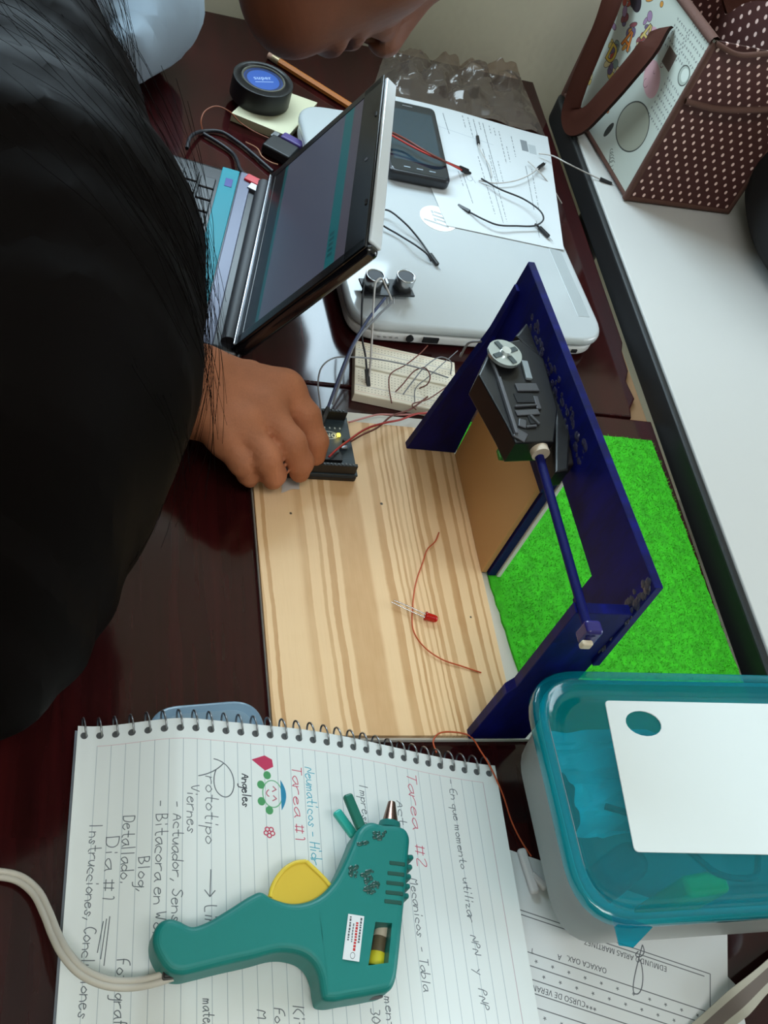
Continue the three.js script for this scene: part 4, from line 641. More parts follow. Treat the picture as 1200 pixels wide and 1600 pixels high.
/* ------------------------------------------------------------------ storage box with teal lid, papers below it */
{
  const t = thing('storage_box', 'clear plastic storage box with translucent teal lid and white label', 'box', V(0.356, 0, -0.1795));
  const tubM = phys('#a6aaa8', 0.45, { transmission: 0.5, thickness: 0 });
  const rings = [], pos = [], idx = [];
  const ring = (w, d, r, y) => roundRect(w, d, r).getSpacedPoints(96).slice(0, 96).map((p) => [p.x, y, p.y]);
  for (const [w, d, r, y] of [[0.110, 0.072, 0.02, 0.001], [0.122, 0.082, 0.026, 0.004], [0.152, 0.108, 0.026, 0.022], [0.163, 0.118, 0.026, 0.032], [0.172, 0.122, 0.027, 0.06], [0.182, 0.125, 0.028, 0.09], [0.192, 0.127, 0.029, 0.0915], [0.192, 0.127, 0.029, 0.0945], [0.184, 0.122, 0.027, 0.0945]]) rings.push(ring(w, d, r, y));
  for (const r of rings) for (const p of r) pos.push(...p); for (let k = 0; k + 1 < rings.length; k++) for (let i = 0; i < 96; i++) { const a = k * 96 + i, b = k * 96 + (i + 1) % 96; idx.push(a, b, a + 96, b, b + 96, a + 96); }
  const b0 = pos.length / 3; pos.push(0, 0.001, 0); for (let i = 0; i < 96; i++) idx.push(b0, (i + 1) % 96, i);
  const tg = new THREE.BufferGeometry(); tg.setAttribute('position', new THREE.Float32BufferAttribute(pos, 3)); tg.setIndex(idx); tg.computeVertexNormals(); obj('tub', tg, tubM, t).userData.label = 'frosted clear tub';
  // lid: rim, sloping wall, raised field
  const teal = phys('#0cd0e4', 0.14, { transmission: 0.85, thickness: 0, ior: 1.45, clearcoat: 0.6, clearcoatRoughness: 0.1 });
  const LW = 0.204, LD = 0.1345, lr = [], LY = 0.0255;
  for (const [k, r, y] of [[0.002, 0.031, 0.0655], [0, 0.032, 0.0665], [0, 0.032, 0.0715], [0.002, 0.031, 0.0735], [0.010, 0.028, 0.0742], [0.014, 0.027, 0.0735], [0.019, 0.026, 0.0690], [0.027, 0.024, 0.0682], [0.032, 0.023, 0.0696], [0.036, 0.022, 0.0700]]) lr.push(ring(LW - k, LD - k, r, y + LY));
  const lp = [], li = []; for (const r of lr) for (const p of r) lp.push(...p); for (let k = 0; k + 1 < lr.length; k++) for (let i = 0; i < 96; i++) { const a = k * 96 + i, b = k * 96 + (i + 1) % 96; li.push(a, b, a + 96, b, b + 96, a + 96); }
  const c0 = lp.length / 3; lp.push(0, 0.0700 + LY, 0); for (let i = 0; i < 96; i++) li.push(c0, (lr.length - 1) * 96 + i, (lr.length - 1) * 96 + (i + 1) % 96);
  const lgm = new THREE.BufferGeometry(); lgm.setAttribute('position', new THREE.Float32BufferAttribute(lp, 3)); lgm.setIndex(li); lgm.computeVertexNormals(); const lid = obj('lid', lgm, teal, t);
  lid.userData.label = 'translucent teal snap-on lid';
  const X0 = t.position.x, Z0 = t.position.z;
  const tab = new THREE.Shape(); tab.setFromPoints([[-0.011, 0], [0.011, 0], [0.004, 0.012], [-0.003, 0.013]].map((p) => new THREE.Vector2(...p)));
  obj('lid_tab', new THREE.ExtrudeGeometry(tab, { depth: 0.0012, bevelEnabled: false }).rotateX(Math.PI / 2 + 0.5).rotateY(-0.35).translate(-LW / 2 + 0.030, 0.092, LD / 2 - 0.004), teal, lid);
  // label plate with an oval cut-out
  const q = flat([[945, 1094], [1230, 1100], [1245, 1336], [992, 1331]], 0.0965).map((p) => new THREE.Vector2(p.x - X0, p.y - Z0));
  const ls = new THREE.Shape(); const rc = (a, b, r) => b.clone().sub(a).setLength(r).add(a);
  q.forEach((p, i) => { const pr = q[(i + 3) % 4], nx = q[(i + 1) % 4], s = rc(p, pr, 0.003), e = rc(p, nx, 0.003); if (i) ls.lineTo(s.x, s.y); else ls.moveTo(s.x, s.y); ls.quadraticCurveTo(p.x, p.y, e.x, e.y); }); ls.closePath();
  const oc = at(1006, 1130, 0.0965), hol = new THREE.Path(); hol.absellipse(oc.x - X0, oc.z - Z0, 0.0108, 0.0074, 0, Math.PI * 2, false, 0.05); ls.holes.push(hol);
  obj('label_plate', slabShape(ls, 0.0956, 0.0008, 0.0002, 1), std('#dfe6e6', 0.4), t).userData.label = 'white label with an oval cut-out';
}
{
  const t = thing('plastic_wrap', 'crumpled clear wrap seen through the teal lid of the box', 'wrap');
  const c = [V(0.278, 0.058, -0.165), V(0.40, 0.055, -0.16), V(0.40, 0.055, -0.225), V(0.278, 0.055, -0.225)];
  t.position.set(0.35, 0.055, -0.185); const g = sheet(c, 30, 30, (u, v) => 0.010 + 0.04 * Math.abs(fbm(u * 4 + 1, v * 4, 3) - 0.3)); obj('film', g.translate(-0.35, -0.055, 0.185), phys('#f0f4f4', 0.4, { transmission: 0.15, thickness: 0 }), t);
  const u = thing('yellow_packet', 'yellow green packet seen through the near edge of the teal lid', 'packet', V(0.338, 0.027, -0.134), 0.1); obj('packet', rbox(0.026, 0.056, 0.012, 0.003, 0, 0.029, 0), std('#a8c030', 0.5), u);
  lead('coiled_cable', 'dark cable coiled inside the box under the teal lid', [V(0.29, 0.085, -0.175), V(0.30, 0.088, -0.170), V(0.315, 0.088, -0.162), V(0.33, 0.087, -0.150), V(0.345, 0.085, -0.138), V(0.37, 0.08, -0.137), V(0.385, 0.07, -0.15)], M.wireBlack, [], 0.0018, undefined, 'cable');
  const k = thing('black_pouch', 'dark pouch at the near corner inside the teal lidded box', 'pouch', V(0.296, 0.028, -0.146), 0.5); obj('pouch', rbox(0.034, 0.05, 0.02, 0.008, 0, 0.027, 0), std('#1d2733', 0.6), k);
}
{
  const doc = canvasTex(1024, 1024, (g, w, h) => {
    g.fillStyle = '#d9dcdc'; g.fillRect(0, 0, w, h); g.strokeStyle = '#4a4e52'; g.lineWidth = 3; g.fillStyle = '#3f4347';
    g.font = '27px sans-serif'; const L = (y, x0 = 20, x1 = 1000) => { g.beginPath(); g.moveTo(x0, y); g.lineTo(x1, y); g.stroke(); };
    L(806, 75, 900); g.beginPath(); g.moveTo(75, 806); g.lineTo(75, 60); g.stroke(); L(790, 100, 900); g.fillText('EDMUNDO ARIAS MARTINEZ', 258, 778); g.font = '18px sans-serif'; for (let i = 0; i < 14; i++) g.fillRect(480 + i * 14, 804 + rr(-2, 2), rr(5, 11), 7);
    g.font = '27px sans-serif'; g.fillText('OAXACA OAX.', 505, 697); g.fillText('A', 690, 690); g.fillText('1', 800, 680);
    L(662, 95, 860); L(616, 60); L(570, 60); L(524, 60); L(478, 60); L(410, 60); L(350, 60); g.beginPath(); g.moveTo(95, 662); g.lineTo(95, 60); g.stroke();
    g.fillText('***CURSO DE VERANO', 535, 553); for (let i = 0; i < 12; i++) { g.fillText('*', 120 + i * 66, 652); g.fillText('*', 150 + i * 66, 606); g.fillText('*', 130 + i * 66, 466); }
    g.lineWidth = 4; g.strokeStyle = '#5a5e64'; g.beginPath(); g.moveTo(365, 830); g.bezierCurveTo(330, 780, 420, 760, 380, 800); g.moveTo(365, 830); g.bezierCurveTo(380, 760, 410, 640, 385, 640); g.bezierCurveTo(350, 640, 350, 730, 372, 770); g.stroke();
  });
  // the print stands upside down to the camera: canvas top lies towards the near edge
  const a = 0.36, ux = V(Math.cos(a), 0, Math.sin(a)), vz = V(-Math.sin(a), 0, Math.cos(a)), P0 = V(0.262, 0.0009, -0.186), w = 0.150, h = 0.15;
  const c = [P0.clone().addScaledVector(ux, w), P0.clone(), P0.clone().addScaledVector(vz, h), P0.clone().addScaledVector(ux, w).addScaledVector(vz, h)];
  const c2 = c.map((p) => p.clone()); // c[0] canvas lower left
  tag(obj('printed_form', sheet([c2[0], c2[1], c2[2], c2[3]].map((p) => p), 12, 12, () => 0.0006, 0.0003), std('#ffffff', 0.85, { map: doc })), 'printed form with boxes and a signature lying under the teal lidded box', 'paper');
  const s = [V(0.275, 0.0003, -0.150), V(0.3905, 0.0003, -0.135), V(0.3965, 0.0003, -0.100), V(0.385, 0.0003, 0.0), V(0.275, 0.0003, 0.0)].map((p) => new THREE.Vector2(p.x, p.z));
  tag(obj('paper_sheet', slabShape(polyShape([new THREE.Vector2(0.275, -0.15), new THREE.Vector2(0.39, -0.135), new THREE.Vector2(0.3925, -0.105), new THREE.Vector2(0.3965, -0.1), new THREE.Vector2(0.389, -0.02), new THREE.Vector2(0.275, 0)]), 0.0003, 0.0004, 0.0001, 1), std('#cfd2d2', 0.85)), 'blank white sheet sticking out beneath the printed form', 'paper');
  const sp = [[1090, 1625, 0.006], [1125, 1592, 0.012], [1160, 1562, 0.016], [1205, 1520, 0.014], [1250, 1480, 0.006]].map((p) => at(...p)), st = [];
  const L = []; for (let i = 0; i <= 40; i++) { const q = new THREE.CatmullRomCurve3(sp).getPoint(i / 40), d = new THREE.CatmullRomCurve3(sp).getTangent(i / 40), n = V(-d.z, 0.5 * Math.sin(i * 0.16), d.x).normalize().multiplyScalar(0.0075); L.push(q.clone().add(n), q.clone().sub(n)); }
  const pos = [], idx = [], uv = []; L.forEach((p, i) => { pos.push(p.x, p.y, p.z); uv.push(i % 2, Math.floor(i / 2) / 8); }); L.forEach((p) => pos.push(p.x, p.y - 0.0014, p.z)); L.forEach((p, i) => uv.push(i % 2, Math.floor(i / 2) / 8)); const n = L.length;
  for (let i = 0; i < 40; i++) { const a0 = 2 * i; idx.push(a0, a0 + 2, a0 + 1, a0 + 1, a0 + 2, a0 + 3, n + a0, n + a0 + 1, n + a0 + 2, n + a0 + 1, n + a0 + 3, n + a0 + 2, a0, n + a0, a0 + 2, n + a0, n + a0 + 2, a0 + 2, a0 + 1, a0 + 3, n + a0 + 1, n + a0 + 1, a0 + 3, n + a0 + 3); }
  const g = new THREE.BufferGeometry(); g.setAttribute('position', new THREE.Float32BufferAttribute(pos, 3)); g.setAttribute('uv', new THREE.Float32BufferAttribute(uv, 2)); g.setIndex(idx); g.computeVertexNormals();
  const bandTex = tex(64, 128, (x, y) => { const b = x > 0.3 && x < 0.75 ? 1 : 0; return b ? [108, 98, 92] : [176, 172, 158]; });
  tag(obj('fabric_strap', g, std('#ffffff', 0.9, { map: bandTex })), 'grey and cream fabric strap at the bottom right corner', 'strap');
  const wb = thing('white_clip', 'bits of crumpled white plastic between notebook and storage box', 'plastic clip', V(at(822, 1370, 0).x, 0, at(822, 1370, 0).z));
  obj('clip_arm', rbox(0.0055, 0.004, 0.026, 0.0018).rotateY(0.12).translate(0, 0.004, -0.002), std('#d8d4d4', 0.5), wb); obj('clip_arm', rbox(0.005, 0.004, 0.012, 0.0018).rotateY(0.75).translate(0.005, 0.004, 0.004), std('#d2cece', 0.5), wb);
}

/* ------------------------------------------------------------------ polka dot bag on the white table, black bag beside it */
{
  const P0 = V(0.526, 0.0275, -0.805), d = V(-0.023, 0, -0.17).normalize(), e = V(0.119, 0, -0.009).normalize();     // d: along the printed side, e: along the dotted side
  const t = thing('tote_bag', 'brown polka dot bag with a printed white side and drooping handles', 'bag', P0.clone().addScaledVector(d, 0.085).addScaledVector(e, 0.06).setY(0.0275)), O = t.position;
  const LF = 0.17, LD = 0.121, H = 0.166, dotsM = canvasTex(1024, 1024, (g, w, h) => {
    g.fillStyle = '#4a2420'; g.fillRect(0, 0, w, h); for (let i = 0; i < 2600; i++) { g.fillStyle = `rgba(${rr(60, 100)},${rr(30, 45)},${rr(28, 40)},0.12)`; g.fillRect(rr(0, w), rr(0, h), rr(2, 40), 2); }
    g.fillStyle = '#f2d0c6'; const s = w / 11; for (let j = -1; j < 26; j++) for (let i = -1; i < 13; i++) { g.beginPath(); g.ellipse((i + (j % 2 ? 0.5 : 0)) * s, j * s * 0.5, 12.5, 12.5, 0, 0, 6.3); g.fill(); }
  });
  const print = canvasTex(1024, 1024, (g, w, h) => {                                      // x: from the far end to the near corner, y: from the top down
    g.fillStyle = '#bdc2b8'; g.fillRect(0, 0, w, h);
    const X = (s) => w * (1 - s / 17), Y = (q) => h * (1 - q / 16.6);
    g.strokeStyle = '#4c504c'; g.lineWidth = 3;
    const marks = (s0, s1, q0, q1) => { g.strokeStyle = '#6c6c6c'; g.lineWidth = 4; for (let q = q0; q < q1; q += 0.62) for (let s = s0; s < s1; s += 0.42) { const x = X(s), y = Y(q); g.beginPath(); g.moveTo(x - 7, y + rr(-5, 5)); g.lineTo(x + 7, y + rr(-5, 5)); g.moveTo(x + rr(-6, 6), y - 8); g.lineTo(x + rr(-6, 6), y + 9); g.stroke(); } };
    marks(0.5, 3.6, 7.2, 11.4); marks(0.5, 4.0, 12.9, 16.0); marks(3.6, 6.4, 12.6, 15.2);
    g.fillStyle = '#9a9a8a'; g.strokeStyle = '#3d3f3a'; g.lineWidth = 8; g.beginPath(); g.ellipse(X(4.6), Y(4.9), 165, 140, -0.5, 0, 6.3); g.fill(); g.stroke();             // plain grey oval
    g.fillStyle = '#5a4a42'; g.fillRect(X(5.5), Y(12.9), 105, 100);
    g.fillStyle = '#a5aca2'; g.lineWidth = 6; g.beginPath(); g.arc(X(1.5), Y(12.4), 52, 0, 6.3); g.fill(); g.stroke(); g.fillStyle = '#c9cfc6'; g.beginPath(); g.arc(X(1.4), Y(12.5), 36, 0, 6.3); g.fill();
    g.fillStyle = '#cda0a4'; g.beginPath(); g.ellipse(X(5.6), Y(9.4), 110, 80, 0.5, 0, 6.3); g.fill(); g.fillStyle = '#c79aa6'; g.beginPath(); g.ellipse(X(8), Y(11.8), 90, 60, 0.2, 0, 6.3); g.fill();
    g.strokeStyle = '#8a6068'; g.lineWidth = 4; for (let i = 0; i < 12; i++) { g.beginPath(); g.arc(X(rr(5, 8.5)), Y(rr(8.6, 12.4)), rr(8, 26), 0, rr(2, 6)); g.stroke(); }
    const cols = ['#c88a3a', '#b86a3a', '#9a7a9a', '#c8b060', '#8a4a50', '#6a5a7a', '#d0c090', '#7a8a80', '#b04a3a'];
    for (let i = 0; i < 90; i++) { g.fillStyle = cols[i % 9]; g.strokeStyle = '#4a3a3a'; g.lineWidth = 3; g.beginPath(); const x = X(rr(9, 16.8)), y = Y(rr(2.5, 16)); g.ellipse(x, y, rr(12, 30), rr(12, 40), rr(0, 3), 0, 6.3); g.fill(); g.stroke(); }
    g.font = 'bold 150px sans-serif'; g.lineWidth = 5; [['A', 11.6, 9.6, '#d0762a'], ['D', 13.0, 7.3, '#d0b048'], ['P', 15.5, 5.2, '#c8a850'], ['A', 9.4, 11.6, '#cbb46a']].forEach(([c, s, q, f]) => { g.fillStyle = f; g.fillText(c, X(s) - 50, Y(q) + 50); g.strokeText(c, X(s) - 50, Y(q) + 50); });
    g.fillStyle = '#2a2028'; g.beginPath(); g.ellipse(X(13.4), Y(12.9), 90, 50, 0.4, 0, 6.3); g.fill(); g.fillStyle = '#3a3a36'; g.beginPath(); g.ellipse(X(7.6), Y(2.4), 22, 55, 0.2, 0, 6.3); g.fill();
    g.strokeStyle = '#70746c'; g.lineWidth = 5; for (let i = 0; i < 5; i++) { g.beginPath(); g.arc(X(5.5 - i * 0.3), Y(1.4 - i * 0.2), 14 + i * 4, 0, 5); g.stroke(); }
  });
  const wallG = (A, B, y0, y1, th, bulge, flip) => {                                   // an upright cloth wall from A to B
    const n = V(B.z - A.z, 0, A.x - B.x).normalize(); const nx = 20, ny = 16, pos = [], uv = [], idx = [], N = (nx + 1) * (ny + 1);
    for (let s = 0; s < 2; s++) for (let j = 0; j <= ny; j++) for (let i = 0; i <= nx; i++) { const u = i / nx, v = j / ny, p = A.clone().lerp(B, u).addScaledVector(n, bulge * Math.sin(u * Math.PI) * Math.sin(v * Math.PI) - s * th); pos.push(p.x - O.x, lerp(y0, y1, v) - O.y, p.z - O.z); uv.push(flip ? 1 - u : u, v); }
    for (let s = 0; s < 2; s++) for (let j = 0; j < ny; j++) for (let i = 0; i < nx; i++) { const a = s * N + j * (nx + 1) + i, b = a + 1, c = a + nx + 1, dd = c + 1; idx.push(a, b, dd, a, dd, c); }
    for (let i = 0; i < nx; i++) { const a = ny * (nx + 1) + i; idx.push(a, a + 1, a + N, a + 1, a + 1 + N, a + N); }
    const g = new THREE.BufferGeometry(); g.setAttribute('position', new THREE.Float32BufferAttribute(pos, 3)); g.setAttribute('uv', new THREE.Float32BufferAttribute(uv, 2)); g.setIndex(idx); g.computeVertexNormals(); return g;
  };
  const F = P0.clone().addScaledVector(d, LF), G = P0.clone().addScaledVector(e, LD), K = F.clone().addScaledVector(e, LD), Y0 = 0.0285, Y1 = 0.0275 + H;
  const brown = std('#5a3a30', 0.8, { bumpMap: fine, bumpScale: 0.0002 }), dots = std('#ffffff', 0.75, { map: dotsM });
  obj('printed_side', wallG(P0, F, Y0, Y1, 0.002, -0.004, true), std('#ffffff', 0.6, { map: print }), t).userData.label = 'white printed side with small writing';
  obj('dotted_side', wallG(P0, G, Y0, Y1 + 0.002, 0.002, 0.004, false), dots, t).userData.label = 'brown side with pale dots';
  obj('dotted_side', wallG(F, K, Y0, Y1, 0.002, 0, false), dots, t); obj('back_side', wallG(G, K, Y0, Y1 + 0.03, 0.002, 0, false), dots, t);
  obj('bottom', (() => { const s = new THREE.Shape(); s.setFromPoints([P0, G, K, F].map((p) => new THREE.Vector2(p.x - O.x, p.z - O.z))); return slabShape(s, 0.0005, 0.002, 0.0002); })(), brown, t);
  const seam = (pts, r) => obj('piping', tube(pts.map((p) => p.clone().sub(O)), r), brown, t), at3 = (p, y) => V(p.x, y, p.z);
  seam([at3(P0, Y0), at3(P0, 0.11), at3(P0, Y1)], 0.0034); seam([at3(P0, Y1), at3(P0.clone().lerp(F, 0.5), Y1), at3(F, Y1)], 0.0048); seam([at3(P0, Y0 + 0.002), at3(P0.clone().lerp(G, 0.5), Y0 + 0.002), at3(G, Y0 + 0.002)], 0.0034); seam([at3(G, Y0), at3(G, 0.1), at3(G, Y1)], 0.0034); seam([at3(F, Y0), at3(F, 0.1), at3(F, Y1)], 0.0034);
  seam([at3(P0, Y0 + 0.002), at3(P0.clone().lerp(F, 0.5), Y0 + 0.002), at3(F, Y0 + 0.002)], 0.0022);
  // pocket with piped top on the dotted side
  const n = V(0.0757, 0, 1).normalize(), PK = (s, y, o = 0.005) => P0.clone().addScaledVector(e, s).setY(0.0275 + y).addScaledVector(n, o);
  seam([PK(0.0, 0.112), PK(0.03, 0.112, 0.009), PK(0.06, 0.116, 0.010), PK(0.09, 0.121, 0.009), PK(0.121, 0.124)], 0.0030);
  seam([PK(0.0, 0.166, 0.002), PK(0.02, 0.164, 0.010), PK(0.05, 0.170, 0.010), PK(0.121, 0.176, 0.004)], 0.0024);
  // handles: wide bands that droop over the printed side and rise over the top
  const band = (pts, width, nrm, name = 'handle') => {
    const c = new THREE.CatmullRomCurve3(pts), N = 60, pos = [], idx = [];
    for (let s = 0; s < 2; s++) for (let i = 0; i <= N; i++) { const p = c.getPoint(i / N), tg = c.getTangent(i / N), wd = nrm.clone().cross(tg).normalize().multiplyScalar(width / 2), th = nrm.clone().multiplyScalar(-0.0035 * s); for (const k of [-1, 0, 1]) { const q = p.clone().addScaledVector(wd, k).add(th).addScaledVector(nrm, k === 0 ? 0.0018 : 0).sub(O); pos.push(q.x, q.y, q.z); } }
    const M3 = (N + 1) * 3; for (let s = 0; s < 2; s++) for (let i = 0; i < N; i++) for (let k = 0; k < 2; k++) { const a = s * M3 + i * 3 + k; idx.push(a, a + 1, a + 3, a + 1, a + 4, a + 3); }
    for (let i = 0; i < N; i++) for (const k of [0, 2]) { const a = i * 3 + k; idx.push(a, a + 3, a + M3, a + 3, a + 3 + M3, a + M3); }
    const g = new THREE.BufferGeometry(); g.setAttribute('position', new THREE.Float32BufferAttribute(pos, 3)); g.setIndex(idx); g.computeVertexNormals(); return obj(name, g, phys('#3c180c', 0.75, { specularIntensity: 0.4, bumpMap: fine, bumpScale: 0.00015 }), t);
  };
  const hx = (px, py, x) => atX(px, py, x);
  band([hx(1032, 45, 0.512), hx(1012, 72, 0.500), hx(975, 118, 0.496), hx(940, 158, 0.494), hx(912, 186, 0.494), hx(896, 190, 0.493), hx(891, 172, 0.492), hx(902, 132, 0.490), hx(922, 82, 0.489), hx(945, 25, 0.488), hx(958, -10, 0.49), hx(975, -40, 0.497)], 0.027, V(-1, 0.25, 0.1).normalize());
  band([PK(0.005, 0.19, -0.03), PK(0.02, 0.205, -0.03), PK(0.055, 0.212, -0.03), PK(0.09, 0.205, -0.03), PK(0.121, 0.17, -0.03)], 0.03, V(0, 0.6, 1).normalize());
}
{
  const t = thing('black_bag', 'black padded bag lying on the white table by the dotted bag', 'bag', V(0.80, 0.0275, -0.74));
  const f = fieldMesh((x, y, z) => smin(smin(ellip(x, y, z, V(0.02, 0.08, 0), 0.17, 0.10, 0.15), ellip(x, y, z, V(-0.03, 0.05, -0.06), 0.118, 0.07, 0.10), 0.05), ellip(x, y, z, V(-0.045, 0.04, 0.06), 0.105, 0.06, 0.09), 0.05) + 0.002 * Math.sin(x * 90 + z * 40), V(0, 0.09, 0), 0.22, 48);
  const p = f.attributes.position; for (let i = 0; i < p.count; i++) if (p.getY(i) < 0.001) p.setY(i, 0.001); f.computeVertexNormals();
  obj('shell', f, std('#080708', 0.85, { bumpMap: fine, bumpScale: 0.0002 }), t); obj('strap', tube([V(-0.07, 0.11, -0.09), V(-0.02, 0.17, -0.05), V(0.03, 0.195, 0.02), V(0.06, 0.175, 0.09)], 0.008), std('#1b191b', 0.85), t);
}

/* ------------------------------------------------------------------ people */
const skinTex = tex(256, 256, (x, y, i, j) => { const k = 0.93 + 0.14 * fbm(x * 12, y * 12, 4) + 0.05 * (hash(i, j) - 0.5); return [180 * k, 114 * k, 80 * k]; });
function boxUV(g, s) { const p = g.attributes.position, uv = new Float32Array(p.count * 2); for (let i = 0; i < p.count; i++) { uv[2 * i] = p.getX(i) * s + p.getY(i) * 0.3 * s; uv[2 * i + 1] = p.getZ(i) * s + p.getY(i) * 0.4 * s; } g.setAttribute('uv', new THREE.BufferAttribute(uv, 2)); return g; }
{
  const t = thing('person', 'person with long black hair leaning over the black laptop, hand on the microcontroller board', 'person', V(-0.30, -0.25, -0.45)), O = t.position, sub = (g) => g.translate(-O.x, -O.y, -O.z);
  const J = (px, py, h) => at(px - 10, py, h);
  const wrist = J(298, 607, 0.040), elbow = V(-0.16, 0.035, -0.505), shoulder = V(-0.30, 0.22, -0.545);
  const chains = [
    [J(352, 585, 0.046), J(452, 612, 0.052), J(487, 650, 0.0475), J(503, 690, 0.036), J(503, 712, 0.026)],
    [J(345, 605, 0.047), J(424, 640, 0.054), J(464, 692, 0.050), J(479, 722, 0.037), J(478, 738, 0.025)],
    [J(340, 630, 0.045), J(390, 664, 0.051), J(425, 715, 0.047), J(437, 741, 0.034), J(436, 750, 0.022)],
    [J(334, 652, 0.041), J(362, 684, 0.046), J(388, 722, 0.042), J(398, 740, 0.030), J(400, 748, 0.020)],
  ], thumb = [J(350, 580, 0.034), J(400, 590, 0.024), J(450, 640, 0.022), J(490, 690, 0.020)];
  const R = [[0.0155, 0.0112, 0.0098, 0.0084, 0.0070], [0.0155, 0.0114, 0.0099, 0.0085, 0.0070], [0.0150, 0.0108, 0.0095, 0.0080, 0.0067], [0.0140, 0.0098, 0.0084, 0.0070, 0.0060]];
  const handF = (x, y, z) => {
    let palm = capsule(x, y, z, wrist, chains[0][1], 0.021, 0.0125);
    for (let i = 0; i < 4; i++) palm = smin(palm, capsule(x, y, z, wrist.clone().lerp(chains[i][0], 0.6), chains[i][1], 0.0185, R[i][1] + 0.0008), 0.012);
    palm = smin(palm, capsule(x, y, z, chains[0][1], chains[3][1], 0.0098, 0.0088), 0.010);
    palm = smin(palm, capsule(x, y, z, wrist, elbow, 0.0265, 0.037), 0.02);
    let f = 1;
    for (let i = 0; i < 4; i++) { let c = 1; for (let k = 1; k < 4; k++) c = smin(c, capsule(x, y, z, chains[i][k], chains[i][k + 1], R[i][k], R[i][k + 1]), 0.004); c = smin(c, palm, 0.007); f = Math.min(f, c); }
    let th = 1; for (let k = 0; k < 3; k++) th = smin(th, capsule(x, y, z, thumb[k], thumb[k + 1], 0.0125 - k * 0.0018, 0.0112 - k * 0.0018), 0.006); 
    return Math.min(f, smin(th, palm, 0.012));
  };
  const hc = J(405, 650, 0.035); hc.x -= 0.004;
  const headC = J(-75, 420, 0.20), handG = fieldMesh(handF, hc, 0.088, 68);
  const rest = (x, y, z) => {
    let d = capsule(x, y, z, V(wrist.x - 0.03, wrist.y, wrist.z - 0.003), elbow, 0.027, 0.038);
    d = smin(d, capsule(x, y, z, elbow, shoulder, 0.040, 0.050), 0.02);
    d = smin(d, ellip(x, y, z, V(-0.40, 0.02, -0.43), 0.13, 0.30, 0.18), 0.06);
    d = smin(d, capsule(x, y, z, V(-0.34, 0.22, -0.43), headC, 0.05, 0.055), 0.05);
    d = smin(d, ellip(x, y, z, headC, 0.075, 0.082, 0.078), 0.03);
    d = smin(d, capsule(x, y, z, V(-0.31, 0.2, -0.31), V(-0.26, 0.045, -0.27), 0.048, 0.036), 0.03); d = smin(d, capsule(x, y, z, V(-0.26, 0.045, -0.27), V(-0.10, 0.04, -0.30), 0.036, 0.024), 0.02);
    return d;
  };
  const restG = fieldMesh(rest, V(-0.22, 0.05, -0.42), 0.42, 72);
  const bodyG = join([boxUV(handG, 8), boxUV(restG, 8)].map((g) => sub(g)));
  const skin = phys('#ffffff', 0.65, { map: skinTex, specularIntensity: 0.6, bumpMap: skinTex, bumpScale: 0.0006 });
  obj('body', bodyG, skin, t);
  const shirtF = (x, y, z) => { let d = smin(ellip(x, y, z, V(-0.40, 0.02, -0.43), 0.138, 0.31, 0.188), capsule(x, y, z, elbow.clone().add(V(0.1, 0.003, 0.007)), elbow, 0.037, 0.044), 0.02); d = smin(d, capsule(x, y, z, elbow, shoulder, 0.047, 0.058), 0.03); d = smin(d, capsule(x, y, z, V(-0.31, 0.2, -0.31), V(-0.26, 0.045, -0.27), 0.056, 0.043), 0.03); return smin(d, capsule(x, y, z, V(-0.26, 0.045, -0.27), V(-0.13, 0.041, -0.295), 0.043, 0.033), 0.02); };
  obj('shirt', sub(fieldMesh(shirtF, V(-0.24, 0.02, -0.42), 0.40, 64)), std('#17171d', 0.9), t);
  const blobs = [[-80, 420, 0.20, 360], [-140, 150, 0.21, 290], [-55, 610, 0.18, 300], [-75, 790, 0.13, 220], [-70, 900, 0.10, 190], [-70, 985, 0.07, 150]].map(([a, b, h, r]) => { const c = at(a, b, h); return { c, r: r / FOCAL * c.distanceTo(EYE) * 0.97 }; });
  const hairF = (x, y, z) => { let d = 1; for (const b of blobs) { const e = Math.hypot(x - b.c.x, (y - b.c.y), z - b.c.z) - b.r; d = smin(d, e, 0.05); } return Math.max(d + 0.0014 * Math.sin(z * 210 + 2.5 * Math.sin(x * 30 + y * 22)) + 0.002 * Math.sin(z * 70 + x * 25), 0.004 - y); };
  const hairMat = phys('#0b0807', 0.6, { specularIntensity: 0.05 });
  const hair = obj('hair', sub(fieldMesh(hairF, V(-0.06, 0.17, -0.38), 0.32, 84)), hairMat, t);
  const strands = [];
  for (let i = 0; i < 420; i++) {
    const b = blobs[i % 5], a = rr(-0.5, 1.3), pts = []; let z = b.c.z + rr(-0.08, 0.02), ang = rr(0.2, 1.9); const r0 = b.r * rr(0.97, 1.05);
    for (let k = 0; k <= 7; k++) { const s = k / 7, q = V(b.c.x + Math.cos(ang) * r0 * (1 + 0.05 * s), b.c.y + Math.sin(ang) * r0, z); q.y = Math.max(0.006, q.y); pts.push(q); ang -= rr(0.06, 0.2) * 1.2; z += rr(0.004, 0.022); }
    if (pts[7].z < -0.275 || pts[7].x < -0.01) strands.push(sub(new THREE.TubeGeometry(new THREE.CatmullRomCurve3(pts), 14, rr(0.00006, 0.00016), 3, false)));
  }
  const sm_ = obj('hair_strands', strands, hairMat, t); sm_.userData.kind = 'stuff';
}
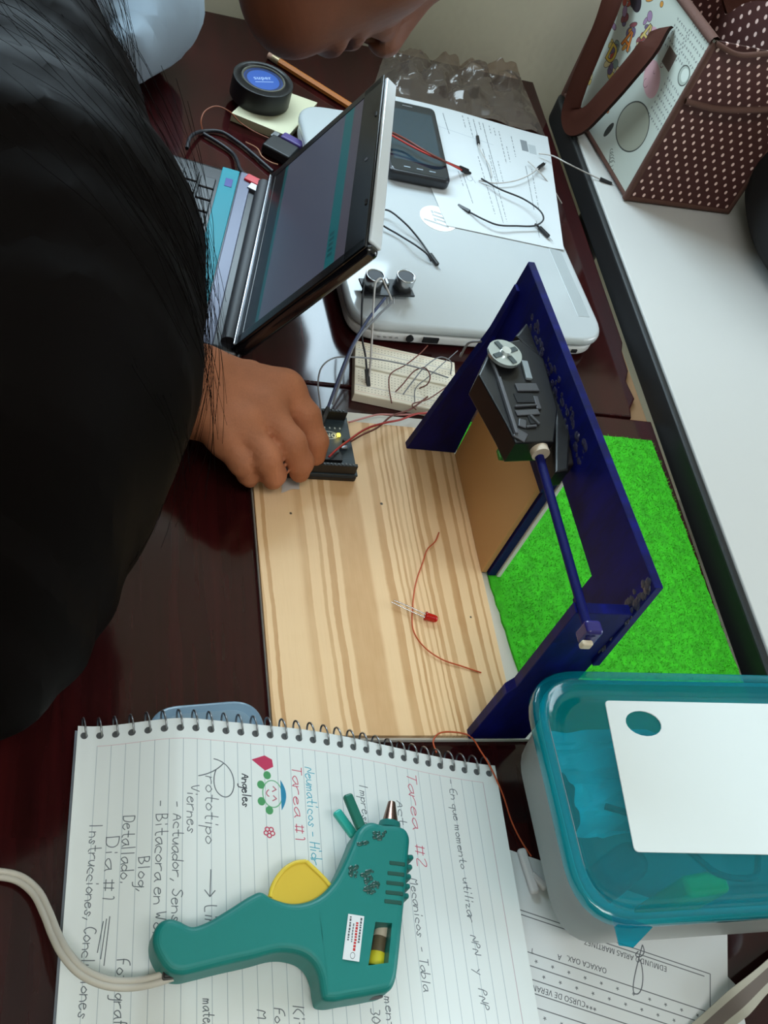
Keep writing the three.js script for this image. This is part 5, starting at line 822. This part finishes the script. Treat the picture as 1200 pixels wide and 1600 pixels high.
{
  // second person: seated further along, head bent sideways over the table, seen from the cheek
  const nose = at(603, 84, 0.18), up = V(0.80, 0.34, -0.50).normalize(), fwd0 = V(0.32, -0.80, 0.44), fwd = fwd0.addScaledVector(up, -fwd0.dot(up)).normalize(), left = up.clone().cross(fwd).normalize();
  const t = thing('person', 'person in a pale blue shirt leaning over the table, only the lower face in view', 'person', V(-0.22, -0.25, -0.80)), O = t.position;
  const hf = (x, y, z) => {                                                               // head in its own axes: x to its left, y up, z forward; nose tip near (0, 0, 0.10)
    let d = ellip(x, y, z, V(0, 0.055, -0.012), 0.072, 0.088, 0.094);
    d = smin(d, ellip(x, y, z, V(0, -0.018, 0.030), 0.058, 0.062, 0.056), 0.035);
    d = smin(d, ellip(x, y, z, V(0, -0.066, 0.052), 0.026, 0.018, 0.024), 0.025);          // chin
    d = smin(d, capsule(x, y, z, V(0, 0.045, 0.078), V(0, 0.003, 0.095), 0.009, 0.0125), 0.012);   // nose bridge and tip
    for (const s of [-1, 1]) { d = smin(d, Math.hypot(x - s * 0.0135, y + 0.003, z - 0.083) - 0.0098, 0.006); d = smin(d, ellip(x, y, z, V(s * 0.040, 0.005, 0.052), 0.026, 0.024, 0.022), 0.02); d = smin(d, ellip(x, y, z, V(s * 0.030, 0.058, 0.068), 0.028, 0.010, 0.014), 0.014); d = Math.max(d, -(ellip(x, y, z, V(s * 0.031, 0.040, 0.090), 0.016, 0.009, 0.012))); d = smin(d, ellip(x, y, z, V(s * 0.030, 0.039, 0.067), 0.0125, 0.0125, 0.0125), 0.003); d = smin(d, ellip(x, y, z, V(s * 0.073, 0.03, -0.01), 0.009, 0.031, 0.018), 0.008); d = Math.max(d, -(Math.hypot((x - s * 0.007), (y + 0.0085), (z - 0.089)) - 0.0052)); }
    d = smin(d, ellip(x, y, z, V(0, -0.026, 0.081), 0.022, 0.0065, 0.0105), 0.005); d = smin(d, ellip(x, y, z, V(0, -0.0405, 0.079), 0.020, 0.0078, 0.0108), 0.005);
    d = Math.max(d, -ellip(x, y, z, V(0, -0.0325, 0.088), 0.026, 0.0026, 0.014));
    d = smin(d, capsule(x, y, z, V(0, -0.02, -0.03), V(0, -0.13, -0.06), 0.048, 0.052), 0.03);   // neck
    return d;
  };
  const head = fieldMesh(hf, V(0, 0.01, 0.01), 0.15, 84);
  const origin = nose.clone().addScaledVector(fwd, -0.104), mtx = new THREE.Matrix4().makeBasis(left, up, fwd).setPosition(origin);
  head.applyMatrix4(mtx);
  const neck = V(0, -0.13, -0.06).applyMatrix4(mtx), chest = V(-0.26, 0.06, -0.86);
  const tf = (x, y, z) => { let d = ellip(x, y, z, V(-0.30, -0.05, -0.86), 0.13, 0.26, 0.15); d = smin(d, capsule(x, y, z, chest, neck, 0.06, 0.05), 0.05); d = smin(d, capsule(x, y, z, V(-0.26, 0.10, -0.76), V(-0.16, 0.045, -0.70), 0.048, 0.036), 0.03); d = smin(d, capsule(x, y, z, V(-0.16, 0.045, -0.70), V(-0.06, 0.036, -0.745), 0.034, 0.023), 0.02); return d; };
  const hand2 = (x, y, z) => { const w = V(-0.06, 0.036, -0.745), dir = V(0.85, 0, -0.53), side = V(0.53, 0, 0.85); const P = (a, b, h) => w.clone().addScaledVector(dir, a).addScaledVector(side, b).setY(h); let d = capsule(x, y, z, P(-0.03, 0, 0.038), P(0.02, 0, 0.034), 0.023, 0.019), palm = d; for (let i = 0; i < 4; i++) { const b = (i - 1.5) * 0.019, L = [0.058, 0.066, 0.062, 0.05][i]; palm = smin(palm, capsule(x, y, z, P(0.01, b * 0.6, 0.034), P(0.062, b, 0.030), 0.015, 0.0105), 0.012); } d = palm; for (let i = 0; i < 4; i++) { const b = (i - 1.5) * 0.019, L = [0.055, 0.066, 0.062, 0.048][i]; let f = capsule(x, y, z, P(0.062, b, 0.030), P(0.062 + L * 0.5, b * 1.1, 0.026), 0.0098, 0.0085); f = smin(f, capsule(x, y, z, P(0.062 + L * 0.5, b * 1.1, 0.026), P(0.062 + L, b * 1.15, 0.0105), 0.0085, 0.007), 0.004); d = Math.min(d, smin(f, palm, 0.006)); } let th = smin(capsule(x, y, z, P(0.012, 0.018, 0.030), P(0.045, 0.045, 0.020), 0.0125, 0.010), capsule(x, y, z, P(0.045, 0.045, 0.020), P(0.072, 0.050, 0.012), 0.010, 0.008), 0.005); return Math.min(d, smin(th, palm, 0.012)); };
  const bodyG = join([boxUV(head, 8), boxUV(fieldMesh(hand2, V(-0.005, 0.03, -0.775), 0.092, 64), 8), boxUV(fieldMesh(tf, V(-0.15, 0.0, -0.83), 0.36, 60), 8)].map((g) => g.translate(-O.x, -O.y, -O.z)));
  obj('body', bodyG, phys('#94857c', 0.6, { map: skinTex }), t);
  const sf = (x, y, z) => {
    let d = ellip(x, y, z, V(-0.30, -0.05, -0.86), 0.14, 0.27, 0.16); d = smin(d, capsule(x, y, z, V(-0.24, 0.08, -0.86), V(-0.05, 0.15, -0.92), 0.085, 0.05), 0.05);
    d = smin(d, capsule(x, y, z, V(-0.26, 0.09, -0.86), chest.clone().lerp(neck, 0.62), 0.085, 0.068), 0.04); d = smin(d, capsule(x, y, z, V(-0.26, 0.10, -0.76), V(-0.17, 0.05, -0.703), 0.056, 0.044), 0.03);
    d = smin(d, capsule(x, y, z, V(-0.2, 0.08, -0.9), at(245, 5, 0.06), 0.06, 0.036), 0.04); d = smin(d, capsule(x, y, z, at(245, 5, 0.06), at(205, 78, 0.045), 0.036, 0.024), 0.03);
    return d + 0.005 * Math.sin(x * 95 + z * 50 + 3 * Math.sin(z * 30)) + 0.0025 * Math.sin(z * 170 + x * 90 + y * 60);
  };
  obj('shirt', fieldMesh(sf, V(-0.12, 0.02, -0.86), 0.34, 72).translate(-O.x, -O.y, -O.z), std('#8e9aa4', 0.9), t);
  const hair = fieldMesh((x, y, z) => { let d = ellip(x, y, z, V(0, 0.070, -0.022), 0.080, 0.086, 0.098); d = Math.max(d, -ellip(x, y, z, V(0, 0.005, 0.075), 0.075, 0.085, 0.07)); return Math.max(d, -(y + z * 0.0 - 0.0)) + 0.001 * Math.sin(x * 300) * Math.sin(z * 200); }, V(0, 0.06, -0.01), 0.13, 60).applyMatrix4(mtx);
  obj('hair', hair.translate(-O.x, -O.y, -O.z), phys('#15100e', 0.5), t);
}

renderer.render(scene, camera);
